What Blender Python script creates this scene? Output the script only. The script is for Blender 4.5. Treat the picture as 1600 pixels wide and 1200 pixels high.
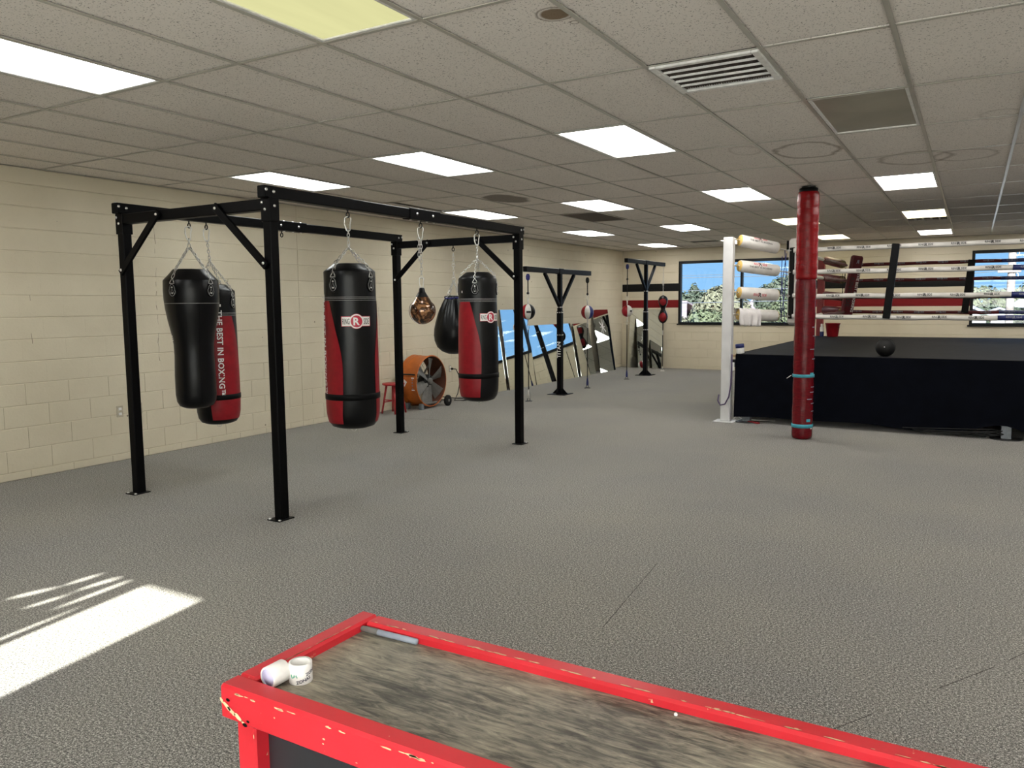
import bpy, bmesh, math, random
from mathutils import Vector, Matrix, Quaternion
random.seed(7)
PI = math.pi
for o in list(bpy.data.objects): bpy.data.objects.remove(o)
SC = bpy.context.scene
COL = SC.collection

# ------------------------------------------------------------------ camera
cam = bpy.data.cameras.new('camera'); cam.sensor_width = 36; cam.lens = 27.507
cam.clip_start = .02; cam.clip_end = 400
cob = bpy.data.objects.new('camera', cam); COL.objects.link(cob)
cob.matrix_world = Matrix(((0.86226823, -0.04352299, 0.50457829, 0),
                           (0.50637404, 0.09155619, -0.85743967, 0),
                           (-0.00887893, 0.99484834, 0.10098491, 1.574),
                           (0, 0, 0, 1)))
SC.camera = cob
# ------------------------------------------------------------------ view, world, sun
vs = SC.view_settings
vs.view_transform = 'Standard'; vs.look = 'None'; vs.gamma = 1; vs.use_curve_mapping = False
vs.exposure = 0.33
W = bpy.data.worlds.new('sky'); SC.world = W; W.use_nodes = True
nt = W.node_tree; nt.nodes.clear()
wo = nt.nodes.new('ShaderNodeOutputWorld'); bg = nt.nodes.new('ShaderNodeBackground')
tc = nt.nodes.new('ShaderNodeTexCoord'); sx = nt.nodes.new('ShaderNodeSeparateXYZ')
rp = nt.nodes.new('ShaderNodeValToRGB')
rp.color_ramp.elements[0].position = 0.0; rp.color_ramp.elements[0].color = (.30, .59, .97, 1)
rp.color_ramp.elements[1].position = .5; rp.color_ramp.elements[1].color = (.11, .33, .86, 1)
nt.links.new(tc.outputs['Generated'], sx.inputs[0]); nt.links.new(sx.outputs['Z'], rp.inputs[0])
nt.links.new(rp.outputs[0], bg.inputs['Color']); nt.links.new(bg.outputs[0], wo.inputs[0])
bg.inputs['Strength'].default_value = .95
sun = bpy.data.lights.new('sun', 'SUN'); sun.energy = 26; sun.angle = .0095; sun.color = (1, .95, .86)
sob = bpy.data.objects.new('sun', sun); COL.objects.link(sob)
SUND = Vector((-.16, 1, -.6166)).normalized()
sob.rotation_euler = SUND.to_track_quat('-Z', 'Y').to_euler(); sob.location = (3, -20, 14)
LAMP = 10.0          # radiance of a lit ceiling panel

# ------------------------------------------------------------------ materials
def new_mat(name):
    m = bpy.data.materials.new(name); m.use_nodes = True
    t = m.node_tree; b = t.nodes['Principled BSDF']
    return m, t, b
def N(t, typ, **kw):
    n = t.nodes.new(typ)
    for k, v in kw.items(): setattr(n, k, v)
    return n
def val(t, op, a, b=None, c=None):
    n = t.nodes.new('ShaderNodeMath'); n.operation = op
    for i, x in enumerate((a, b, c)):
        if x is None: continue
        if isinstance(x, (int, float)): n.inputs[i].default_value = x
        else: t.links.new(x, n.inputs[i])
    return n.outputs[0]
def noise(t, co, scale, detail=3, rough=.5, dist=0):
    n = N(t, 'ShaderNodeTexNoise'); n.inputs['Scale'].default_value = scale
    n.inputs['Detail'].default_value = detail; n.inputs['Roughness'].default_value = rough
    n.inputs['Distortion'].default_value = dist
    t.links.new(co, n.inputs['Vector']); return n.outputs['Fac']
def ramp(t, fac, stops):
    n = N(t, 'ShaderNodeValToRGB'); e = n.color_ramp.elements
    while len(e) < len(stops): e.new(.5)
    for i, (p, c) in enumerate(stops):
        e[i].position = p; e[i].color = (*c, 1) if len(c) == 3 else c
    t.links.new(fac, n.inputs[0]); return n.outputs[0]
def mix(t, fac, a, b):
    n = N(t, 'ShaderNodeMix', data_type='RGBA')
    def put(i, x):
        if isinstance(x, (tuple, list)): n.inputs[i].default_value = (*x, 1)
        elif isinstance(x, (int, float)): n.inputs[i].default_value = x
        else: t.links.new(x, n.inputs[i])
    put(0, fac); put(6, a); put(7, b); return n.outputs[2]
def bump(t, b, h, strength, dist=.01):
    n = N(t, 'ShaderNodeBump'); n.inputs['Strength'].default_value = strength; n.inputs['Distance'].default_value = dist
    t.links.new(h, n.inputs['Height']); t.links.new(n.outputs[0], b.inputs['Normal'])
def pos(t): return N(t, 'ShaderNodeNewGeometry').outputs['Position']
def objco(t): return N(t, 'ShaderNodeTexCoord').outputs['Object']
def scaled(t, co, s):
    n = N(t, 'ShaderNodeMapping'); n.inputs['Scale'].default_value = s
    t.links.new(co, n.inputs['Vector']); return n.outputs[0]

def plain(name, c, rough=.5, metal=0, var=.12, nscale=30, bmp=0, spec=.5, coat=0):
    m, t, b = new_mat(name)
    f = noise(t, objco(t), nscale, 4)
    t.links.new(ramp(t, f, [(.3, tuple(x*(1-var) for x in c)), (.7, tuple(min(1, x*(1+var)) for x in c))]), b.inputs['Base Color'])
    b.inputs['Roughness'].default_value = rough; b.inputs['Metallic'].default_value = metal
    b.inputs['Specular IOR Level'].default_value = spec; b.inputs['Coat Weight'].default_value = coat
    if bmp: bump(t, b, f, bmp, .004)
    return m
def emissive(name, c, s):
    m, t, b = new_mat(name)
    e = N(t, 'ShaderNodeEmission'); f = noise(t, scaled(t, objco(t), (6, .8, 1)), 1.5, 2)
    t.links.new(ramp(t, f, [(.25, tuple(x*.9 for x in c)), (.75, c)]), e.inputs['Color'])
    e.inputs['Strength'].default_value = s
    t.links.new(e.outputs[0], t.nodes['Material Output'].inputs[0]); return m

def wall_paint(name, stripes):
    m, t, b = new_mat(name); p = pos(t)
    f = noise(t, p, 1.3, 5, .6); g = noise(t, p, 45, 4, .6)
    base = mix(t, ramp(t, f, [(.3, (0,)*3), (.75, (1,)*3)]), (.68, .615, .475), (.60, .535, .405))
    base = mix(t, ramp(t, g, [(.62, (0,)*3), (.75, (.25,)*3)]), base, (.45, .39, .28))
    if stripes:
        z = N(t, 'ShaderNodeSeparateXYZ'); t.links.new(p, z.inputs[0]); Z = z.outputs['Z']
        bl = val(t, 'MULTIPLY', val(t, 'GREATER_THAN', Z, 1.86), val(t, 'LESS_THAN', Z, 2.045))
        rd = val(t, 'MULTIPLY', val(t, 'GREATER_THAN', Z, 1.465), val(t, 'LESS_THAN', Z, 1.652))
        base = mix(t, bl, base, (.003, .003, .0035)); base = mix(t, rd, base, (.20, .008, .010))
    # small nail holes, chips and dents
    v = N(t, 'ShaderNodeTexVoronoi'); v.inputs['Scale'].default_value = 4.2; t.links.new(p, v.inputs['Vector'])
    r = noise(t, p, 1.1, 1)
    hole = val(t, 'MULTIPLY', val(t, 'LESS_THAN', v.outputs['Distance'], .045), val(t, 'GREATER_THAN', r, .52))
    base = mix(t, val(t, 'MULTIPLY', hole, .75), base, (.09, .075, .055))
    t.links.new(base, b.inputs['Base Color']); b.inputs['Roughness'].default_value = .62; b.inputs['Specular IOR Level'].default_value = .25
    bump(t, b, val(t, 'ADD', g, val(t, 'MULTIPLY', hole, -1.5)), .25, .004)
    return m
M = {}
M['crack'] = plain('cracked_paint', (.22, .18, .13), .9)
M['wall_left'] = wall_paint('cream_block_paint', False)
M['wall_back'] = wall_paint('cream_block_paint_with_stripes', True)

def carpet():
    m, t, b = new_mat('speckled_carpet'); p = pos(t)
    a = noise(t, p, 210, 2, .6); c = noise(t, p, 95, 2, .6); d = noise(t, p, .7, 4)
    mixf = val(t, 'ADD', val(t, 'MULTIPLY', a, .6), val(t, 'MULTIPLY', c, .4))
    col = ramp(t, mixf, [(.38, (.026, .025, .0235)), (.46, (.138, .133, .122)), (.53, (.253, .243, .224)), (.61, (.64, .615, .575))])
    w = ramp(t, d, [(.3, (.82, .82, .84)), (.7, (1.0, .98, .93))])
    n = N(t, 'ShaderNodeMix', data_type='RGBA', blend_type='MULTIPLY'); n.inputs[0].default_value = 1
    t.links.new(col, n.inputs[6]); t.links.new(w, n.inputs[7]); t.links.new(n.outputs[2], b.inputs['Base Color'])
    b.inputs['Roughness'].default_value = .95; b.inputs['Specular IOR Level'].default_value = .1
    b.inputs['Sheen Weight'].default_value = .15
    bump(t, b, mixf, .5, .006); return m
M['carpet'] = carpet(); M['seam'] = plain('dark_carpet_seam', (.05, .045, .04), .95)  # thin dark seam lines between carpet tiles

def ceiling_tile_mat():
    m, t, b = new_mat('fissured_ceiling_tile'); p = pos(t)
    f = noise(t, p, 1.1, 4); g = noise(t, p, 110, 3, .6); q = noise(t, p, 5, 4)
    base = mix(t, f, (.84, .785, .73), (.75, .705, .66))
    base = mix(t, ramp(t, g, [(.355, (.8,)*3), (.395, (0,)*3)]), base, (.10, .085, .07))
    sp = N(t, 'ShaderNodeSeparateXYZ'); t.links.new(p, sp.inputs[0])
    X, Y = sp.outputs['X'], sp.outputs['Y']
    def stain(base, cx, cy, rx, ry, w, c, k, filled=False):
        dx = val(t, 'DIVIDE', val(t, 'SUBTRACT', X, cx), rx); dy = val(t, 'DIVIDE', val(t, 'SUBTRACT', Y, cy), ry)
        r = val(t, 'SQRT', val(t, 'ADD', val(t, 'MULTIPLY', dx, dx), val(t, 'MULTIPLY', dy, dy)))
        r = val(t, 'ADD', r, val(t, 'MULTIPLY', val(t, 'SUBTRACT', q, .5), .55))
        if filled: msk = ramp(t, r, [(.8, (k,)*3), (1.0, (0,)*3)])
        else: msk = ramp(t, val(t, 'ABSOLUTE', val(t, 'SUBTRACT', r, 1)), [(0, (k,)*3), (w, (0,)*3)])
        return mix(t, msk, base, c)
    br = (.16, .115, .07)
    base = stain(base, -1.682, 3.265, .075, .075, 0, (.17, .11, .055), .9, True)
    base = stain(base, -1.682, 3.265, .085, .085, .12, (.10, .065, .03), .7)
    base = stain(base, -1.648, 3.40, .022, .022, .3, (.10, .065, .03), .7)
    base = stain(base, -1.30, 7.24, .26, .36, .13, br, .65)
    base = stain(base, -.52, 8.16, .27, .36, .14, br, .5)
    base = stain(base, -.12, 8.24, .24, .30, .14, br, .4)
    base = stain(base, -1.75, 6.95, .12, .2, .2, br, .25)
    base = stain(base, -.78, 6.45, .12, .16, .2, br, .3)
    base = stain(base, .1, 6.6, .12, .16, .2, br, .25)
    base = stain(base, -5.02, 8.45, .26, .45, 0, (.10, .08, .06), .75, True)
    t.links.new(base, b.inputs['Base Color']); b.inputs['Roughness'].default_value = .9
    b.inputs['Specular IOR Level'].default_value = .15
    bump(t, b, g, .25, .003); return m
M['tile'] = ceiling_tile_mat()
M['dark_brown'] = plain('bare_brown_board', (.10, .08, .065), .9)
M['tee'] = plain('painted_tee', (.43, .41, .36), .3, 0, .1, 4)
M['dark_void'] = plain('dark_plenum', (.03, .026, .022), .9)
M['lamp_white'] = emissive('lit_diffuser_white', (1, .97, .92), LAMP)
M['lamp_cool'] = emissive('lit_diffuser_cool', (.97, 1, .97), LAMP)
M['lamp_yellow'] = emissive('lit_diffuser_yellowed', (.70, .68, .34), .9)
M['lamp_warm'] = emissive('lit_diffuser_warm', (1, .90, .58), LAMP*.5)
M['lamp_off'] = plain('unlit_diffuser', (.33, .31, .25), .35, 0, .2, 2)
M['black_steel'] = plain('black_powder_coat', (.002, .002, .0024), .42, 0, .3, 60, 0, .07)
M['stand_steel'] = plain('black_stand_paint', (.0028, .0028, .004), .4, 0, .3, 60, 0, .10)
M['bolt'] = plain('zinc_bolt', (.75, .74, .72), .3, .9)
M['chrome'] = plain('chain_steel', (.62, .61, .58), .32, .95)
M['black_iron'] = plain('black_iron', (.015, .015, .015), .4, .3)
M['black_leather'] = plain('black_vinyl', (.0018, .002, .0026), .33, 0, .35, 14, .3, .26)
M['black_matt'] = plain('black_matt_vinyl', (.002, .002, .0024), .5, 0, .3, 20, .2, .12)
M['red_leather'] = plain('red_vinyl', (.25, .008, .014), .4, 0, .15, 14, .15, .3)
M['white_print'] = plain('white_print', (.82, .80, .78), .45, 0, .04)
M['red_print'] = plain('red_print', (.50, .02, .05), .45, 0, .05)
M['black_print'] = plain('black_print', (.012, .012, .012), .5)
M['grey_stitch'] = plain('grey_thread', (.42, .42, .42), .7)
M['blue_cloth'] = plain('navy_tie', (.02, .02, .14), .7)
def bronze():
    m, t, b = new_mat('bronze_water_bag'); co = objco(t)
    f = noise(t, co, 9, 4, .6, 2.2)
    t.links.new(ramp(t, f, [(.35, (.012, .009, .007)), (.48, (.12, .05, .02)), (.58, (.50, .25, .11)), (.70, (.30, .15, .07))]), b.inputs['Base Color'])
    b.inputs['Roughness'].default_value = .16; b.inputs['Metallic'].default_value = .35; b.inputs['Coat Weight'].default_value = .6
    return m
M['bronze'] = bronze()
M['mirror'] = plain('mirror_silver', (.80, .84, .82), .015, 1, .01, 2)
M['mirror_edge'] = plain('mirror_backing', (.012, .013, .014), .5)
M['orange'] = plain('orange_enamel', (.46, .115, .014), .45, 0, .15, 8)
M['shaded_lining'] = plain('shaded_brown_lining', (.09, .028, .014), .7)  # shadow inside the fan drum, put into the colour
M['fan_metal'] = plain('grey_fan_metal', (.16, .155, .145), .45, .3)
M['rubber'] = plain('black_rubber', (.006, .006, .006), .6, 0, .2, 30, 0, .3)
M['red_stool'] = plain('red_stool_paint', (.38, .02, .025), .42)
M['beige_plastic'] = plain('beige_plastic', (.46, .41, .31), .5)
M['white_plastic'] = plain('white_plastic', (.75, .74, .72), .4)
M['canvas'] = plain('black_canvas', (.011, .011, .0125), .75, 0, .25, 6, .2, .1)
M['skirt'] = plain('black_skirt_cloth', (.0022, .0028, .0055), .9, 0, .25, 8, 0, .06)
M['plywood'] = plain('plywood_edge', (.45, .31, .16), .7, 0, .3, 20)
M['frame_steel'] = plain('grey_steel', (.18, .20, .22), .5, .2)
M['white_paint'] = plain('white_post_paint', (.60, .60, .60), .45, 0, .08, 5)
M['white_vinyl'] = plain('white_vinyl', (.60, .575, .54), .42, 0, .1, 9, .2)
M['foam'] = plain('yellow_foam', (.66, .44, .13), .85)
M['foam_dark'] = plain('old_foam', (.16, .12, .05), .85)
M['red_vinyl_dark'] = plain('maroon_vinyl', (.085, .006, .010), .45, 0, .2, 9, .2, .3)
M['blue_vinyl'] = plain('blue_vinyl', (.012, .02, .12), .42, 0, .15, 9, .2)
M['red_post'] = plain('red_post_paint', (.24, .015, .018), .45)
M['towel'] = plain('white_towel', (.62, .59, .58), .95, 0, .05, 60, .4)
M['purple_cord'] = plain('purple_cord', (.06, .035, .10), .5)
def wrap_red(name, c0, c1):
    m, t, b = new_mat(name); co = objco(t)
    f = noise(t, scaled(t, co, (3, 3, 9)), 5, 5, .65, .6); g = noise(t, scaled(t, co, (2, 2, 40)), 4, 3)
    t.links.new(ramp(t, f, [(.3, c0), (.7, c1)]), b.inputs['Base Color'])
    b.inputs['Roughness'].default_value = .16; b.inputs['Specular IOR Level'].default_value = .28
    bump(t, b, val(t, 'ADD', f, val(t, 'MULTIPLY', g, .5)), .35, .008); return m
M['red_wrap'] = wrap_red('glossy_red_wrap', (.17, .003, .005), (.27, .005, .008))
M['red_wrap_old'] = wrap_red('glossy_dark_red_wrap', (.095, .003, .007), (.17, .005, .010))
M['blue_tape'] = plain('teal_tape', (.05, .33, .42), .4)
M['grey_tape'] = plain('grey_tape', (.20, .21, .26), .4)
def paint_red():
    m, t, b = new_mat('worn_red_paint'); p = pos(t)
    f = noise(t, p, 6, 4); g = noise(t, p, 55, 4, .6)
    c = ramp(t, f, [(.3, (.50, .012, .022)), (.7, (.60, .020, .034))])
    c = mix(t, ramp(t, g, [(.70, (0,)*3), (.72, (1,)*3)]), c, (.62, .42, .25))
    t.links.new(c, b.inputs['Base Color']); b.inputs['Roughness'].default_value = .35
    bump(t, b, g, .08, .002); return m
M['red_paint'] = paint_red()
M['bare_wood'] = plain('chipped_bare_wood', (.66, .46, .27), .8, 0, .2, 90)
def worn_top():
    m, t, b = new_mat('worn_dark_tabletop'); p = pos(t)
    a = noise(t, scaled(t, p, (5, 26, 1)), 3.0, 7, .72, .8)
    w = noise(t, p, 3.2, 4, .6)
    n2 = N(t, 'ShaderNodeMapping'); n2.inputs['Rotation'].default_value = (0, 0, .75); n2.inputs['Scale'].default_value = (9, 60, 1)
    t.links.new(p, n2.inputs['Vector']); s = noise(t, n2.outputs[0], 2.0, 4, .6)
    k = val(t, 'ADD', val(t, 'MULTIPLY', a, .55), val(t, 'ADD', val(t, 'MULTIPLY', w, .33), val(t, 'MULTIPLY', s, .16)))
    t.links.new(ramp(t, k, [(.38, (.018, .017, .015)), (.46, (.075, .068, .055)), (.53, (.19, .17, .135)), (.60, (.29, .26, .20)), (.68, (.50, .44, .33))]), b.inputs['Base Color'])
    b.inputs['Roughness'].default_value = .42; bump(t, b, a, .1, .002); return m
M['worn_top'] = worn_top()
M['chalk_panel'] = plain('black_panel', (.014, .015, .019), .45)
M['marker_grey'] = plain('grey_marker', (.24, .27, .33), .4)
M['tape_white'] = plain('white_cloth_tape', (.76, .74, .73), .75)
M['tape_core'] = plain('lilac_card_core', (.50, .48, .68), .7)
M['green_print'] = plain('green_print', (.03, .38, .24), .6)
M['navy_print'] = plain('navy_print', (.02, .02, .05), .6)
M['window_frame'] = plain('dark_window_frame', (.004, .0045, .005), .45, 0, .2, 30, 0, .25)
M['white_wall'] = plain('white_wall_paint', (.60, .57, .50), .6)
M['concrete'] = plain('sunlit_concrete', (.30, .29, .27), .9, 0, .15, 2)
def glass():
    m, t, b = new_mat('window_glass')
    tr = N(t, 'ShaderNodeBsdfTransparent'); gl = N(t, 'ShaderNodeBsdfGlossy'); mx = N(t, 'ShaderNodeMixShader')
    f = noise(t, objco(t), 2, 2)
    t.links.new(ramp(t, f, [(.2, (.93, .96, .95)), (.8, (.96, .98, .98))]), tr.inputs[0])
    gl.inputs['Roughness'].default_value = .02; mx.inputs[0].default_value = .04
    t.links.new(tr.outputs[0], mx.inputs[1]); t.links.new(gl.outputs[0], mx.inputs[2])
    t.links.new(mx.outputs[0], t.nodes['Material Output'].inputs[0]); return m
M['glass'] = glass()
def fill_cloth():
    m, t, b = new_mat('fill_shade_cloth')
    tr = N(t, 'ShaderNodeBsdfTranslucent'); df = N(t, 'ShaderNodeBsdfDiffuse'); mx = N(t, 'ShaderNodeMixShader')
    f = noise(t, objco(t), 40, 2)
    t.links.new(ramp(t, f, [(.2, (.84, .84, .83)), (.8, (.88, .88, .87))]), tr.inputs[0])
    df.inputs[0].default_value = (.6, .6, .58, 1); mx.inputs[0].default_value = .12
    t.links.new(tr.outputs[0], mx.inputs[1]); t.links.new(df.outputs[0], mx.inputs[2])
    t.links.new(mx.outputs[0], t.nodes['Material Output'].inputs[0]); return m
M['fill_cloth'] = fill_cloth()  # cloth lit by the sun, added as a soft fill source
M['leaf_dark'] = plain('dark_leaves', (.024, .036, .024), .7, 0, .5, 1.2)
M['leaf_mid'] = plain('green_leaves', (.038, .050, .026), .7, 0, .45, 1.2)
M['leaf_pale'] = plain('pale_blossom_leaves', (.072, .076, .052), .7, 0, .5, 1.5)
M['bark'] = plain('bark', (.09, .065, .045), .9)
M['grass'] = plain('dry_grass', (.10, .10, .05), .95, 0, .3, .3)
M['roof_mauve'] = plain('mauve_roof', (.17, .14, .17), .8, 0, .15, 3)
M['house_pink'] = plain('pink_stucco', (.26, .17, .15), .8)
M['house_white'] = plain('white_siding', (.19, .20, .225), .7)
M['house_grey'] = plain('pale_grey_roof', (.13, .145, .18), .7)
M['pole_wood'] = plain('weathered_pole', (.15, .135, .135), .85, 0, .2, 6)
M['wire'] = plain('cable', (.05, .06, .08), .6)

# ------------------------------------------------------------------ mesh building
class MB:
    def __init__(s): s.v = []; s.f = []; s.sm = []
    def add(s, vs, fs, smooth=False):
        n = len(s.v); s.v += [tuple(x) for x in vs]
        for f in fs: s.f.append(tuple(i+n for i in f)); s.sm.append(smooth)
        return s
    def box(s, c, d, R=None, b=0):
        hx, hy, hz = d[0]/2, d[1]/2, d[2]/2
        if b <= 0:
            vs = [Vector((x, y, z)) for x in (-hx, hx) for y in (-hy, hy) for z in (-hz, hz)]
            fs = [(0, 1, 3, 2), (4, 6, 7, 5), (0, 4, 5, 1), (2, 3, 7, 6), (0, 2, 6, 4), (1, 5, 7, 3)]
        else:
            b = min(b, hx*.9, hy*.9, hz*.9); vs = []; idx = {}
            for sx_ in (-1, 1):
                for sy_ in (-1, 1):
                    for sz_ in (-1, 1):
                        for ax in range(3):
                            q = [sx_*(hx-b), sy_*(hy-b), sz_*(hz-b)]
                            q[ax] = (sx_, sy_, sz_)[ax]*(hx, hy, hz)[ax]
                            idx[(sx_, sy_, sz_, ax)] = len(vs); vs.append(Vector(q))
            I = lambda *k: idx[k]
            fs = []
            for g in (-1, 1):
                fs.append(tuple(I(g, a, c_, 0) for a, c_ in ((-1, -1), (1, -1), (1, 1), (-1, 1)))[::g])
                fs.append(tuple(I(a, g, c_, 1) for a, c_ in ((-1, -1), (-1, 1), (1, 1), (1, -1)))[::g])
                fs.append(tuple(I(a, c_, g, 2) for a, c_ in ((-1, -1), (1, -1), (1, 1), (-1, 1)))[::g])
            for a in (-1, 1):
                for c_ in (-1, 1):
                    q = (I(a, c_, -1, 0), I(a, c_, 1, 0), I(a, c_, 1, 1), I(a, c_, -1, 1)); fs.append(q if a*c_ < 0 else q[::-1])
                    q = (I(a, -1, c_, 0), I(a, 1, c_, 0), I(a, 1, c_, 2), I(a, -1, c_, 2)); fs.append(q if a*c_ > 0 else q[::-1])
                    q = (I(-1, a, c_, 1), I(1, a, c_, 1), I(1, a, c_, 2), I(-1, a, c_, 2)); fs.append(q if a*c_ < 0 else q[::-1])
                    for e in (-1, 1):
                        q = (I(a, c_, e, 0), I(a, c_, e, 1), I(a, c_, e, 2)); fs.append(q if a*c_*e > 0 else q[::-1])
        c = Vector(c)
        if R is not None: vs = [R @ v for v in vs]
        return s.add([v+c for v in vs], fs)
    def bar(s, p0, p1, w, h, up=(0, 0, 1), b=0):      # box between two points
        p0, p1 = Vector(p0), Vector(p1); d = p1-p0; L = d.length; x = d/L
        u = Vector(up)
        if abs(u.dot(x)) > .99: u = Vector((0, 1, 0))
        y = u.cross(x).normalized(); z = x.cross(y)
        return s.box((p0+p1)/2, (L, w, h), Matrix((x, y, z)).transposed(), b)
    def tube(s, pts, r, n=8, closed=False, caps=True):
        pts = [Vector(p) for p in pts]; m = len(pts); rs = r if isinstance(r, (list, tuple)) else [r]*m
        vs = []; up = None
        for i, p in enumerate(pts):
            if closed: d = pts[(i+1) % m]-pts[i-1]
            else: d = pts[min(i+1, m-1)]-pts[max(i-1, 0)]
            d.normalize()
            if up is None:
                up = Vector((0, 0, 1)) if abs(d.z) < .9 else Vector((1, 0, 0))
            a = (up-d*up.dot(d)).normalized(); up = a; c = d.cross(a)
            for k in range(n):
                t_ = 2*PI*k/n; vs.append(p+rs[i]*(math.cos(t_)*a+math.sin(t_)*c))
        fs = []
        for i in range(m if closed else m-1):
            j = (i+1) % m
            for k in range(n): fs.append((i*n+k, i*n+(k+1) % n, j*n+(k+1) % n, j*n+k))
        s.add(vs, fs, True)
        if caps and not closed:
            s.f.append(tuple(range(len(s.v)-n*m, len(s.v)-n*m+n))[::-1]); s.sm.append(False)
            s.f.append(tuple(range(len(s.v)-n, len(s.v)))); s.sm.append(False)
        return s
    def lathe(s, prof, n=32, o=(0, 0, 0), R=None, squash=None):
        vs = []; o = Vector(o)
        for (r, z) in prof:
            for k in range(n):
                t_ = 2*PI*k/n; v = Vector((max(r, 1e-4)*math.sin(t_), -max(r, 1e-4)*math.cos(t_), z))
                vs.append((R @ v if R is not None else v)+o)
        fs = []
        for i in range(len(prof)-1):
            for k in range(n): fs.append((i*n+k, i*n+(k+1) % n, (i+1)*n+(k+1) % n, (i+1)*n+k))
        return s.add(vs, fs, True)
    def prism(s, poly, z0, z1, T=None):               # polygon in xy extruded along z
        n = len(poly); vs = [Vector((x, y, z0)) for x, y in poly]+[Vector((x, y, z1)) for x, y in poly]
        if T is not None: vs = [T @ v for v in vs]
        fs = [tuple(range(n))[::-1], tuple(range(n, 2*n))]+[(i, (i+1) % n, n+(i+1) % n, n+i) for i in range(n)]
        return s.add(vs, fs)
    def mesh(s, name):
        me = bpy.data.meshes.new(name); me.from_pydata(s.v, [], s.f)
        me.polygons.foreach_set('use_smooth', s.sm); me.update(); return me
    def build(s, name, mat, parent=None, loc=None, **kw):
        return link(name, s.mesh(name), mat, parent, loc, **kw)
def link(name, me, mat=None, parent=None, loc=None, rot=None, label=None, cat=None, group=None, kind=None):
    o = bpy.data.objects.new(name, me); COL.objects.link(o)
    if mat is not None and me is not None and not me.materials: me.materials.append(M[mat] if isinstance(mat, str) else mat)
    if parent is not None: o.parent = parent
    if loc is not None: o.location = loc
    if rot is not None: o.rotation_euler = rot
    return tag(o, label, cat, group, kind)
def tag(o, label=None, cat=None, group=None, kind=None):
    if label: o['label'] = label
    if cat: o['category'] = cat
    if group: o['group'] = group
    if kind: o['kind'] = kind
    return o
def thing(name, label, cat, loc=(0, 0, 0), rz=0, group=None):
    return link(name, None, None, None, loc, (0, 0, rz), label, cat, group)
def face_cam(x, y):                                    # turn so that local -Y looks at the photographer
    n = math.hypot(x, y); return math.atan2(-x/n, y/n)

TXT = {}
def text_mesh(body, size, bold=.0, space=1.0, sx=1.0):
    """flat filled letters centred on the origin: list of 2-D verts and faces"""
    key = (body, size, bold, space, sx)
    if key in TXT: return TXT[key]
    cu = bpy.data.curves.new('lettering', 'FONT'); cu.body = body; cu.size = size; cu.align_x = 'CENTER'; cu.align_y = 'CENTER'
    cu.resolution_u = 2; cu.offset = bold*size; cu.space_character = space; cu.fill_mode = 'FRONT'
    ob = bpy.data.objects.new('lettering', cu); COL.objects.link(ob)
    me = bpy.data.meshes.new_from_object(ob.evaluated_get(bpy.context.evaluated_depsgraph_get()))
    vs = [(v.co.x*sx, v.co.y) for v in me.vertices]; fs = [tuple(p.vertices) for p in me.polygons]
    bpy.data.objects.remove(ob); bpy.data.curves.remove(cu); bpy.data.meshes.remove(me)
    cx = (min(v[0] for v in vs)+max(v[0] for v in vs))/2; cy = (min(v[1] for v in vs)+max(v[1] for v in vs))/2
    vs = [(a-cx, b-cy) for a, b in vs]
    TXT[key] = (vs, fs); return vs, fs
def grid_rect(w, h, nx, ny):
    vs = [(-w/2+w*i/nx, -h/2+h*j/ny) for j in range(ny+1) for i in range(nx+1)]
    fs = [(j*(nx+1)+i, j*(nx+1)+i+1, (j+1)*(nx+1)+i+1, (j+1)*(nx+1)+i) for j in range(ny) for i in range(nx)]
    return vs, fs
def disc(r, n=28):
    vs = [(0, 0)]+[(r*k/2*math.cos(2*PI*i/n), r*k/2*math.sin(2*PI*i/n)) for k in (1, 2) for i in range(n)]
    fs = [(0, 1+i, 1+(i+1) % n) for i in range(n)]+[(1+i, 1+n+i, 1+n+(i+1) % n, 1+(i+1) % n) for i in range(n)]
    return vs, fs
def wrap(shape, o, axis, n0, t0, r, ang=0, h=0, rot=0, dx=0, dy=0):
    """lay flat shape on a cylinder: x runs round it, y along the axis"""
    vs, fs = shape; o, axis, n0, t0 = map(Vector, (o, axis, n0, t0)); c, s_ = math.cos(rot), math.sin(rot); out = []
    for x, y in vs:
        x, y = x+dx, y+dy; x, y = c*x-s_*y, s_*x+c*y
        a = ang+x/r; out.append(o+axis*(h+y)+r*(n0*math.cos(a)+t0*math.sin(a)))
    return out, fs
def flat(shape, o, ux, uy, rot=0, dx=0, dy=0):
    vs, fs = shape; o, ux, uy = map(Vector, (o, ux, uy)); c, s_ = math.cos(rot), math.sin(rot)
    return [o+ux*(c*(x+dx)-s_*(y+dy))+uy*(s_*(x+dx)+c*(y+dy)) for x, y in vs], fs

def link_pts(L, w, n=12):
    r = w/2; s_ = L/2-r; pts = []
    for i in range(n):
        a = 2*PI*i/n; pts.append(Vector((r*math.cos(a), 0, r*math.sin(a)+(s_ if math.sin(a) > .01 else -s_ if math.sin(a) < -.01 else 0))))
    return pts
def chain(mb, p0, p1, L=.042, w=.022, wire=.0032):
    p0, p1 = Vector(p0), Vector(p1); d = p1-p0; n = max(1, round(d.length/(L-2*wire))); u = d.normalized()
    q = u.to_track_quat('Z', 'Y'); st = d.length/n
    for i in range(n):
        qq = q @ Quaternion((0, 0, 1), (PI/2 if i % 2 else 0)+.3)
        c = p0+u*st*(i+.5)
        mb.tube([c+qq @ p for p in link_pts(st+2*wire, w, 10)], wire, 5, True)
    return mb
def carabiner(mb, top, bot, w=.045, wire=.0055):
    top, bot = Vector(top), Vector(bot); c = (top+bot)/2; L = (top-bot).length
    mb.tube([c+Vector((p.x*(1.25 if p.z > 0 else .75), 0, p.z)) for p in link_pts(L, w, 14)], wire, 6, True); return mb
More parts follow.
